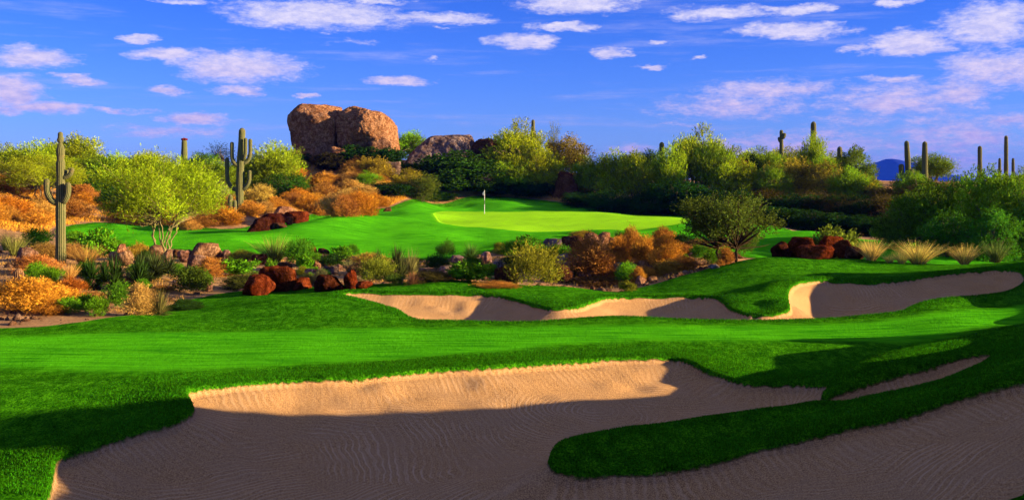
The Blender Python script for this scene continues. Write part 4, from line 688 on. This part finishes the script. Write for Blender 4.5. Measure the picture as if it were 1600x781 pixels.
trees([('broadleaf',648,296,121,50,DG,'black-green shrub behind the left end of the putting green'),('bushtree',700,292,121,56,DG,'black-green shrub right under the broad grey boulder'),('broadleaf',740,296,121,50,DG,'black-green shrub behind the flagstick beyond the little mound'),
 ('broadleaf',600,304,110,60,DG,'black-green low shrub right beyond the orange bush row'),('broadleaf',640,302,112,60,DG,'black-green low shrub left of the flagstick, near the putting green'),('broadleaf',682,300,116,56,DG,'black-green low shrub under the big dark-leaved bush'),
 ('paloverde',905,238,129,50,YG,'pale yellow-green tree just right of the sparse olive tree'),('paloverde',1000,240,127,60,YG2,'yellow-green tree behind the third yellow tree, left of the grey-green one'),('paloverde',1140,231,126,70,YG,'bright tree filling the gap right of the large feathery tree'),('paloverde',1175,235,127,60,YG,'bright tree behind the small dark round top'),('paloverde',1228,231,127,64,YG,'bright yellow-green tree right of the knobbly saguaro'),
 ('paloverde',1250,240,121,56,YG,'yellow-green tree left of the tallest skyline saguaro'),('paloverde',1285,246,113,56,YG2,'yellow-green shrubby tree in front of the tallest skyline saguaro'),('paloverde',1150,250,112,64,YG,'yellow-green tree just behind the olive brown shrub'),('paloverde',1208,254,111,56,YG2,'yellow-green shrubby tree below the knobbly saguaro'),('paloverde',1325,262,107,56,YG2,'yellow-green shrubby tree under the airy green tree'),('paloverde',1425,268,104,50,YG2,'yellow-green shrubby tree between mountain and the right thicket'),
 ('paloverde',1300,239,127,60,YG,'yellow-green tree behind the shortest skyline saguaro'),('paloverde',1362,280,116,40,YG2,'yellow-green bush under the left slope of the blue mountain')])
# ------------------------------------------------------------------ garden plants: kind, bearing, foot, width, height (photo pixels)
def plants(rows, y0, y1, group=None):
    NM = {'greenbush': 'green_bush', 'leafybush': 'leafy_bush', 'brush': 'dry_brush', 'airybush': 'airy_bush', 'yucca': 'yucca', 'yuccaclump': 'yucca_clump', 'tuft': 'grass_tuft'}
    for kind, u, vb, w, h, color, label in rows:
        x, y, z = ray_hit(u, vb, y0, y1); m = y / F
        put(kind, NM[kind], x, y + 0.25 * w * m, z - 0.03, w * m * 1.2, h * m * 1.2, color, label, {'yucca': 'yucca', 'yuccaclump': 'yucca', 'tuft': 'grass', 'brush': 'dry bush'}.get(kind, 'bush'), group)
BG = (0.10, 0.25, 0.008); BG2 = (0.06, 0.17, 0.008); DK = (0.025, 0.06, 0.008); ORB = (0.52, 0.25, 0.03); TN = (0.46, 0.26, 0.07); TN2 = (0.36, 0.21, 0.05); YO = (0.12, 0.14, 0.02); AY = (0.17, 0.19, 0.015); SG = (0.12, 0.12, 0.05)
plants([('greenbush',58,388,40,26,BG2,'round green bush just left of the tall saguaro trunk'),('greenbush',112,385,26,20,BG,'bright green bush just right of the tall saguaro trunk'),('leafybush',142,402,52,36,BG,'spreading light green bush left of the left rock pile'),('greenbush',174,396,28,18,BG,'small bright bush behind the left tip of the rock pile'),
 ('tuft',18,400,36,34,(0.22,0.22,0.05),'greyish dry tuft at the left edge behind the lone rock'),('tuft',6,392,20,30,(0.10,0.18,0.03),'green tuft cut by the left edge'),('brush',68,404,50,20,TN2,'low tan brush around the lone rock'),('brush',50,430,56,26,(0.42,0.19,0.04),'orange-tan mound below the lone rock'),('tuft',128,416,52,32,TN2,'tan grass right of the tall saguaro base'),('brush',112,404,40,20,TN2,'low tan brush right behind the saguaro base'),
 ('greenbush',51,441,30,26,BG,'round green bush right of the barrel cactus'),('greenbush',79,446,30,24,BG,'round green bush second right of the barrel cactus'),('tuft',104,440,34,30,TN,'pale straw tuft below the tall saguaro'),('greenbush',123,434,22,20,BG2,'small green bush right of the pale straw tuft'),('brush',58,452,26,8,SG,'low grey-green plant below two round green bushes'),
 ('brush',36,488,96,44,ORB,'biggest orange mound at the left edge with dark underside'),('brush',72,503,46,18,(0.36,0.14,0.02),'low orange tuft at the foot of the biggest orange mound'),('brush',102,468,46,28,(0.36,0.11,0.015),'rusty orange mound below the pale straw tuft'),('greenbush',100,493,32,24,BG,'first of three bright bushes by the sandy edge, from the left'),('greenbush',127,490,30,26,BG,'middle of three bright bushes by the sandy edge'),('greenbush',153,497,32,26,BG,'last of three bright bushes by the sandy edge'),
 ('yuccaclump',145,455,46,54,DK,'dark spiky yucca clump right of the pale straw tuft'),('yuccaclump',188,455,66,56,DK,'widest dark spiky yucca clump in the left garden'),('yuccaclump',240,442,66,50,(0.05,0.07,0.02),'spiky yucca clump with light tips below the tall egg-shaped rock'),('yucca',246,494,42,48,(0.13,0.11,0.03),'yucca with dry hanging leaves by the mound edge'),('greenbush',180,484,42,36,BG2,'dark green bush under the widest yucca clump'),('brush',215,492,42,40,TN,'straw-coloured round tuft beside the mound edge'),
 ('greenbush',222,456,20,18,BG,'small bright bush between the yucca clumps'),('greenbush',292,460,58,36,(0.06,0.10,0.01),'clipped dark bush with yellow top near the mound'),('greenbush',208,428,24,14,BG,'bright tuft on top of the widest yucca clump'),('greenbush',277,430,20,16,BG,'bright bush right of the light-tipped yucca'),('brush',213,408,28,24,(0.42,0.26,0.03),'yellow dry bush nestled in the left rock pile'),('brush',225,416,20,22,DK,'dark bush in the middle of the rock pile'),
 ('brush',328,432,44,24,(0.42,0.20,0.04),'orange tan brush in front of the largest pile rock'),('leafybush',364,434,52,24,BG,'bright leafy bush left of the rust-red boulders'),('leafybush',340,424,26,12,BG,'small leafy bush at the foot of the pile'),('greenbush',322,446,16,18,BG,'little green plant beside the small standing stone'),('brush',372,410,40,16,(0.30,0.26,0.03),'yellow dry grass at the edge of upper turf right of the pile'),('brush',385,452,60,22,(0.10,0.12,0.02),'low dull green plants left of the rust-red boulders'),('brush',285,485,44,14,DK,'dark low plants against the mound edge'),('brush',135,470,40,12,TN2,'thin tan brush right of rusty mound'),('brush',250,458,26,10,(0.3,0.12,0.03),'rusty dry skirt under the light-tipped yucca')], 29, 66)
plants([('tuft',425,412,60,42,(0.20,0.26,0.04),'tall spiky green-yellow tuft at the edge of upper turf'),('greenbush',460,416,44,36,BG2,'dark leafy bush right of the tall spiky tuft'),('leafybush',474,424,26,20,BG,'bright little bush under the dark leafy bush'),('leafybush',422,428,14,20,BG,'bright sprout above the biggest rust-red boulder'),('greenbush',492,408,20,12,BG,'bright dwarf bush beside the orange-red stone'),('greenbush',520,418,44,18,DK,'low dark bush below the dark round stone'),
 ('leafybush',534,406,26,18,BG,'light bush at the edge of upper turf'),('greenbush',551,400,18,16,BG2,'dark round bush at the edge of upper turf'),('leafybush',487,418,10,13,BG,'bright sprout in the rocky middle, upper one'),('leafybush',490,428,14,10,BG,'bright sprout in the rocky middle, lower one'),('brush',472,430,18,12,AY,'olive cushion left of the orange standing stone'),('brush',575,414,50,16,(0.40,0.24,0.04),'dry yellow bank plants by the upper turf'),
 ('tuft',545,428,18,22,(0.3,0.3,0.1),'thin pale stalks above the leaning rust rock'),('greenbush',505,436,16,14,BG2,'small green bush above the dark slab rock'),('brush',480,446,26,16,(0.22,0.24,0.04),'pale green cushion right of the low rust rock'),('leafybush',482,440,16,12,BG,'bright small cushion plant over the pale green one'),('brush',500,446,20,22,SG,'grey-green cushion left of the dark slab rock'),('brush',565,430,50,18,(0.12,0.08,0.04),'dull brown plants left of the airy yellow bush'),
 ('airybush',588,446,48,40,AY,'airy yellow bush left of the large yucca'),('yuccaclump',612,440,56,56,(0.05,0.06,0.015),'large dark yucca with a rounded head'),('yucca',640,432,50,46,(0.20,0.20,0.06),'large pale-leaved yucca at the centre of the garden'),('yucca',645,445,30,22,(0.40,0.19,0.08),'reddish dried yucca skirt at the foot of the large yucca'),('greenbush',620,446,28,16,(0.08,0.12,0.015),'green stalky plants under the large yucca'),
 ('brush',672,442,54,16,(0.10,0.08,0.02),'low brown plants right of the large yucca'),('greenbush',680,424,36,22,DK,'dark bush above the rounded pink rock'),('sparse' if False else 'airybush',698,406,26,26,(0.05,0.12,0.01),'small dark spiky bush on the turf edge'),('yucca',735,404,40,28,(0.10,0.20,0.03),'spiky green bush on the turf edge'),('greenbush',736,420,24,16,BG2,'round dark bush below the spiky green bush'),('leafybush',732,442,56,28,BG,'bright leafy bush near the mound crest'),
 ('greenbush',765,436,30,20,BG2,'round dark green bush right of the bright leafy bush'),('brush',781,398,20,16,AY,'yellow-green small bush at the turf edge'),('greenbush',800,402,28,20,BG2,'dark bush at the turf edge, left of the pair'),('leafybush',826,400,44,26,BG2,'dark bush at the turf edge, right of the pair'),('greenbush',808,424,40,20,DK,'low dark bush behind the tall airy bush'),('brush',775,450,54,10,(0.62,0.28,0.05),'strip of low orange dry plants on the mound crest'),
 ('airybush',835,450,72,60,AY,'tall airy yellow-green bush near the mound crest'),('greenbush',868,404,34,18,BG2,'green bush below the long flat rock'),('greenbush',862,418,26,14,BG2,'small green bush left of the stacked grey rocks'),('leafybush',892,402,26,12,BG,'leafy bush left of the crowning rocks'),('greenbush',752,428,30,14,DK,'dark low bush left of the round dark green bush'),('greenbush',646,418,30,14,DK,'dark bush behind the pale-leaved yucca')], 34, 64)
plants([('brush',925,438,62,58,(0.36,0.17,0.03),'big brown-orange twiggy bush in front of the crowning rocks'),('brush',965,414,40,36,ORB,'orange bush right of the crowning rocks'),('brush',988,408,34,44,(0.42,0.21,0.03),'tall golden bush right of the crowning rocks'),('brush',1008,412,36,36,ORB,'golden orange round bush, second right of the crowning rocks'),('brush',1042,418,46,42,ORB,'golden orange round bush, farthest right of its row'),('brush',1035,386,32,26,(0.33,0.13,0.02),'round orange bush on the turf edge'),
 ('yucca',968,376,30,20,(0.05,0.12,0.02),'dark spiky bush on top of the right rock pile'),('leafybush',982,384,28,22,BG,'bright bush behind the golden bushes'),('brush',910,372,30,10,(0.40,0.26,0.03),'dry yellow plants behind the crowning rocks'),('greenbush',979,446,30,30,BG,'bright green bush on the sandy slope by the crest'),('brush',998,446,20,24,(0.40,0.22,0.03),'golden little bush beside the bright green bush'),('leafybush',980,456,26,14,AY,'yellow-green plant at the crest dip'),
 ('brush',1012,436,34,16,ORB,'orange low brush on the sandy slope'),('brush',1045,430,36,20,(0.36,0.22,0.03),'tan low brush near the right slope crest'),('brush',1070,424,34,20,(0.40,0.2,0.03),'orange low brush left of the crest of the ridge'),('brush',1068,402,34,18,(0.34,0.15,0.03),'orange brush behind the right row'),('greenbush',1092,406,26,20,BG2,'left one of two green bushes by the leaning tree'),('greenbush',1118,413,28,22,BG,'right one of two green bushes by the leaning tree'),
 ('brush',1135,414,22,24,(0.40,0.17,0.03),'orange bush at the leaning tree trunk'),('brush',1104,402,22,14,ORB,'orange tuft between the two green bushes'),('greenbush',1064,412,20,14,BG2,'small green bush right of the golden row'),('airybush',1166,402,34,40,(0.07,0.12,0.015),'slender shoots right of the leaning tree'),('brush',948,448,90,12,(0.12,0.06,0.02),'shaded low plants in the dip of the crest'),('greenbush',905,436,26,24,DK,'dark bush at the left foot of the brown-orange bush'),('brush',1090,392,34,16,(0.16,0.12,0.03),'olive brush below the leaning tree crown'),('brush',1068,390,30,20,DK,'dark bush under the left side of the leaning tree crown')], 36, 64)
plants([('tuft',1366,408,46,33,(0.66,0.53,0.12),'straw-coloured grass tuft nearest the red ridge rocks'),('tuft',1392,411,22,14,(0.66,0.53,0.12),'smallest straw tuft between the first and the big one'),('tuft',1442,414,70,36,(0.66,0.53,0.12),'biggest round straw tuft on the right ridge'),('tuft',1412,413,28,22,(0.66,0.53,0.12),'straw tuft leaning on the left of the biggest one'),('tuft',1512,413,48,30,(0.66,0.53,0.12),'thin straggly straw tuft near the right edge'),('tuft',1562,408,44,34,(0.14,0.18,0.04),'green straggly stems at the right end of the ridge')], 38, 44.5)
x, y = xy(1302, 43.5); put('leafybush', 'leafy_bush', x, y, ground_z(x, y) - 0.1, 1.9, (405 - 346) * y / F, (0.15, 0.22, 0.02), 'leafy sprigs growing out of the red ridge rocks', 'bush')
# orange hillside brush
def mounds(rows, y0, y1, cols, labels, group):
    for i, (u, vb, w, h) in enumerate(rows):
        x, y, z = ray_hit(u, vb, y0, y1); m = y / F
        put('brush', 'dry_brush', x, y + 0.3 * w * m, z - 0.05, w * m * 1.15, h * m * 1.2, cols[i % len(cols)], labels[i], 'dry bush', group)
oc_ = [ORB, (0.52, 0.215, 0.02), (0.38, 0.18, 0.035), (0.52, 0.32, 0.07)]
mounds([(575,336,14,24),(560,337,44,32),(538,338,40,28),(516,338,40,30),(498,336,30,20),(478,330,32,22),(458,322,30,18),(402,322,44,28),(428,326,34,16),(470,322,22,14),(440,340,20,14),(410,334,34,16),(385,338,40,20),(350,352,44,24),(318,356,40,22),(292,360,34,20),(270,352,30,20),(230,352,40,14),(190,348,40,16)], 72, 112, oc_,
 ['narrow orange bush at the right end of the bush row by the upper turf','largest orange bush at the right of the bush row','second orange bush from the right in the bush row','third orange bush from the right in the bush row','fourth orange bush from the right in the bush row','orange bush at the left of the bush row','orange bush above the pale peaked boulder','big round orange bush right of the many-armed saguaro','low orange bush between saguaro and peaked boulder','little orange bush above the bush row','small bush right of the peaked boulder','orange brush below the pale rounded stone','orange brush in front of the many-armed saguaro','brown-orange brush left of the black-shaded rock','brown-orange brush by a pale bare twig','orange brush right of the multi-stemmed trunk','orange brush seen through the multi-stemmed trunk','shaded rusty brush left of the multi-stemmed trunk','shaded rusty brush at the far edge of the left turf'], 'orange bushes round the hill foot')
r2 = np.random.default_rng(21)
for reg, n_, lab, grp in (((-70,140,70,99),46,'fluffy orange dry bush on the orange bank behind the tall saguaro','orange bushes covering the left bank'),((395,600,98,120),40,'fluffy orange dry bush on the slope below the giant split boulder','orange bushes covering the boulder slope'),((205,400,80,100),20,'rusty dry bush at the foot of the feathery trees behind the left turf','rusty bushes along the left turf')):
    for q in range(n_):
        yy = reg[2] + (reg[3] - reg[2]) * ((q + r2.random()) / n_); uu = r2.uniform(reg[0], reg[1]); x, y = xy(uu, yy)
        if sdf(np.array([x]), np.array([y]), PT)[0][0] > -1.2: continue
        s_ = r2.uniform(1.2, 2.6); put('brush', 'dry_brush', x, y, ground_z(x, y) - 0.06, s_ * 1.3, s_ * 0.72, oc_[q % 4] if r2.random() < 0.8 else (0.28, 0.14, 0.03), lab, 'dry bush', grp)
def scatter_stuff(name, n, sampler, hh, ww, color, label_kind, seed, mat=None, lean=0.35, jitter_col=True):
    r = np.random.default_rng(seed); X, Y_, S = sampler(r, n); z = terrain(X, Y_) + CAMZ; k = len(X)
    d = unit(np.stack([r.normal(size=k) * lean, r.normal(size=k) * lean, np.ones(k)], 1)); p = np.stack([X, Y_, z - 0.01], 1)
    V, Q = leaf_quads(p, d, hh * S * r.uniform(0.5, 1.2, k), ww * S, r); me = mesh_np(name, V, Q, np.repeat(r.random(k), 4)); me.materials.append(mat or TWIG)
    o = link(name, me, None, color); o['kind'] = 'stuff'; return o
def clumps(reg, ncl, per, rad):
    def f(r, n):
        X, Y_, S = [], [], []
        for u0, u1, y0, y1, wgt in reg:
            c = int(ncl * wgt); u = r.uniform(u0, u1, c); yy = np.exp(r.uniform(math.log(y0), math.log(y1), c)); cx = (u - U0) / F * yy
            s = r.uniform(0.5, 1.3, c); k = r.integers(0, c, c * per)
            X.append(cx[k] + r.normal(size=c * per) * rad * s[k]); Y_.append(yy[k] + r.normal(size=c * per) * rad * s[k]); S.append(s[k] * np.exp(-r.random(c * per)))
        X, Y_, S = map(np.concatenate, (X, Y_, S)); dd, _ = sdf(X, Y_, PD); tt, _ = sdf(X, Y_, PT); ok = (dd > 0.25) & (tt < -0.4); return X[ok], Y_[ok], S[ok]
    return f
scatter_stuff('dry_hillside_grass', 0, clumps([(-60,190,70,100,1.0),(180,400,84,104,.8),(390,640,92,121,1.6),(770,930,118,128,.4),(860,1240,115,125,.3)], 520, 150, 0.42), 0.38, 0.016, ORB, 'stuff', 31)
scatter_stuff('dry_garden_grass', 0, clumps([(-40,330,30,58,1.0),(330,860,40,56,.35),(860,1150,40,62,.8)], 330, 60, 0.22), 0.20, 0.008, (0.42, 0.24, 0.06), 'stuff', 32)
# ------------------------------------------------------------------ flagstick
fx_, fy_ = xy(757, 98.0); fz = ground_z(fx_, fy_); m = 98.0 / F
o = bpy.data.objects.new('flagstick', None); C.objects.link(o); o.location = (fx_, fy_, fz); tag(o, 'golf flagstick with a limp white flag standing on the putting green', 'flagstick')
def paint(name, col, rough=0.5):
    return make_mat(name, lambda g: g.n('ShaderNodeBsdfPrincipled', inp={'Base Color': g.mix(g.ss(g.noise(g.n('ShaderNodeTexCoord').outputs['Object'], 12, 3, 0.6), 0.3, 0.8), (*col, 1), (*[c * 0.8 for c in col], 1)), 'Roughness': rough}).outputs[0])
WH = paint('white_paint', (0.6, 0.6, 0.62)); BK = paint('black_paint', (0.02, 0.02, 0.025))
zt = 2.35
for z0, z1, mt in ((0.0, 0.95, WH), (0.95, 1.35, BK), (1.35, zt, WH)):
    V, Q = tube([(0, 0, z0), (0, 0, (z0 + z1) / 2), (0, 0, z1)], 0.028, 12); me = mesh_np('pole', V, Q, None, True); me.materials.append(mt); link('pole', me, o)
gx, gz = np.meshgrid(np.linspace(0, 1, 14), np.linspace(0, 1, 12)); X_ = -gx * 0.19 * (1 - 0.35 * gz); Z_ = zt - 0.05 - gz * 0.26 - gx * 0.2; Y2 = 0.05 * np.sin(gx * 9 + gz * 2) * gx
V = np.stack([X_, Y2, Z_], -1).reshape(-1, 3); i_ = np.arange(14 * 12).reshape(12, 14); Q = np.stack([i_[:-1, :-1], i_[:-1, 1:], i_[1:, 1:], i_[1:, :-1]], -1).reshape(-1, 4)
me = mesh_np('flag', V, Q, None, True); me.materials.append(WH); fl = link('flag', me, o); md = fl.modifiers.new('thick', 'SOLIDIFY'); md.thickness = 0.004
# ------------------------------------------------------------------ far mountains
def ridge(name, pts, Y, color, seed, kind='structure', depth=500):
    us = np.linspace(pts[0][0], pts[-1][0], 90); vs = np.interp(us, [p[0] for p in pts], [p[1] for p in pts]); r = np.random.default_rng(seed)
    nd = 14; Vv = []
    for j in range(nd):
        t = j / (nd - 1) * 2 - 1; prof = (1 - abs(t)) ** 0.9
        for u, v in zip(us, vs):
            zt_ = (HY - v) / F * Y; yb = Y + t * depth; x = (u - U0) / F * Y + 30 * math.sin(j * 2 + u * 0.1)
            wob = 1 + 0.10 * mnoise.noise(Vector((u * 0.06, t * 3, seed))) * (abs(t) > 0.05); Vv.append((x, yb, -60 + CAMZ + (zt_ + 60) * prof * wob))
    k = len(us); i_ = np.arange(nd * k).reshape(nd, k); Q = np.stack([i_[:-1, :-1], i_[:-1, 1:], i_[1:, 1:], i_[1:, :-1]], -1).reshape(-1, 4)
    me = mesh_np(name, Vv, Q, None, True)
    def f(g):
        p = g.n('ShaderNodeNewGeometry').outputs['Position']; c = g.mix(g.ss(g.noise(p, 0.008, 5, 0.7), 0.35, 0.7), (*color, 1), (*[q * 0.6 for q in color], 1)); return g.n('ShaderNodeBsdfDiffuse', inp={0: c}).outputs[0]
    me.materials.append(make_mat('mountain_slope', f)); o = link(name, me); o['kind'] = kind; return o
ridge('mountain', [(1330,286),(1352,262),(1372,250),(1386,244),(1400,250),(1418,250),(1436,256),(1452,266),(1475,272),(1498,276),(1530,284),(1600,288)], 7000, (0.012, 0.022, 0.13), 4, 'structure', 1200)  # blue of distant haze is put into the mountain's own base colour
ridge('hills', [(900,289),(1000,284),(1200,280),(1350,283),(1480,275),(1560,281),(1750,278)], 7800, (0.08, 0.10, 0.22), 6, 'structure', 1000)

# ------------------------------------------------------------------ turf blades along the bunker lips and over the near rough, stones in the garden
def blades(name, n, region, hh, ww, seed, band, color):
    r = np.random.default_rng(seed); u0, u1, y0, y1 = region
    yy = np.sqrt(r.uniform(y0 ** 2, y1 ** 2, n)); X = r.uniform((u0 - U0) / F, (u1 - U0) / F, n) * yy
    a, _ = sdf(X, yy, PB1); b, _ = sdf(X, yy, PB23); s = np.maximum(a, b); dd, _ = sdf(X, yy, PD); ff, _ = sdf(X, yy, PF)
    keep = (s < 0.012) & (s > -band) & (dd < 0) & (ff < 0.0)
    keep &= r.random(n) < np.clip(1.25 * np.exp(s / (band * 0.45)), 0.0, 1)
    X, yy, s = X[keep], yy[keep], s[keep]; k = len(X); z = terrain(X, yy) + CAMZ
    d = unit(np.stack([r.normal(size=k) * .32, r.normal(size=k) * .32, np.ones(k)], 1)); p = np.stack([X, yy, z - 0.008], 1)
    V, Q = leaf_quads(p, d, hh * r.uniform(0.5, 1.3, k), ww, r); me = mesh_np(name, V, Q, np.repeat(np.clip(r.random(k) * 0.8 + 0.2 * fnoise(X, yy, 0.8, 5), 0, 1), 4)); me.materials.append(LEAF)
    o = link(name, me, None, color); o['kind'] = 'stuff'; print(name, k); return o
TC = (0.030, 0.16, 0.003)
blades('turf_grass', 800000, (-40, 1640, 12.0, 23.5), 0.038, 0.0045, 51, 2.2, TC)
blades('turf_grass', 500000, (480, 1640, 27.0, 39.5), 0.05, 0.008, 52, 0.7, TC)
def stones(name, n, seed):
    r = np.random.default_rng(seed); D_, F_ = ico(1); u = r.uniform(-40, 1180, n); yy = np.exp(r.uniform(math.log(27), math.log(62), n)); X = (u - U0) / F * yy
    dd, _ = sdf(X, yy, PD); tt, _ = sdf(X, yy, PT); ok = (dd > 0.2) & (tt < -0.2) & (r.random(n) < 0.35 + 0.65 * (u > 400)); X, yy = X[ok], yy[ok]; k = len(X); z = terrain(X, yy) + CAMZ
    S = (0.035 + 0.16 * r.random(k) ** 4)[:, None, None] * r.uniform(0.6, 1.3, (k, 1, 3)); V = D_[None] * S * (1 + 0.25 * r.normal(size=(k, len(D_), 1)) * 0.6) + np.stack([X, yy, z], 1)[:, None]
    Q = (F_[None] + (np.arange(k) * len(D_))[:, None, None]).reshape(-1, 3); me = mesh_np(name, V.reshape(-1, 3), Q, None, True); me.materials.append(ROCK)
    o = link(name, me, None, (0.30, 0.2, 0.14)); o['kind'] = 'stuff'; return o
stones('gravel', 5200, 61)

# ------------------------------------------------------------------ air
HX, H0, H1, HYN, HYF = 9000, CAMZ - 90, CAMZ + 260, -60, 9200
bm = bmesh.new(); bmesh.ops.create_cube(bm, size=1.0); me = bpy.data.meshes.new('haze'); bm.to_mesh(me); bm.free()
hz = bpy.data.objects.new('haze', me); C.objects.link(hz); hz.location = (0, (HYN + HYF) / 2, (H0 + H1) / 2); hz.scale = (HX * 2, HYF - HYN, H1 - H0); hz['kind'] = 'stuff'; hz.display_type = 'WIRE'
hm = bpy.data.materials.new('air'); hm.use_nodes = True; hm.node_tree.nodes.clear(); g = NT(hm.node_tree)
pv = g.n('ShaderNodeVolumePrincipled', inp={'Color': (0.02, 0.10, 1.0, 1), 'Density': 0.00006, 'Anisotropy': 0.0}); ho = g.n('ShaderNodeOutputMaterial'); hm.node_tree.links.new(pv.outputs[0], ho.inputs['Volume'])
me.materials.append(hm)
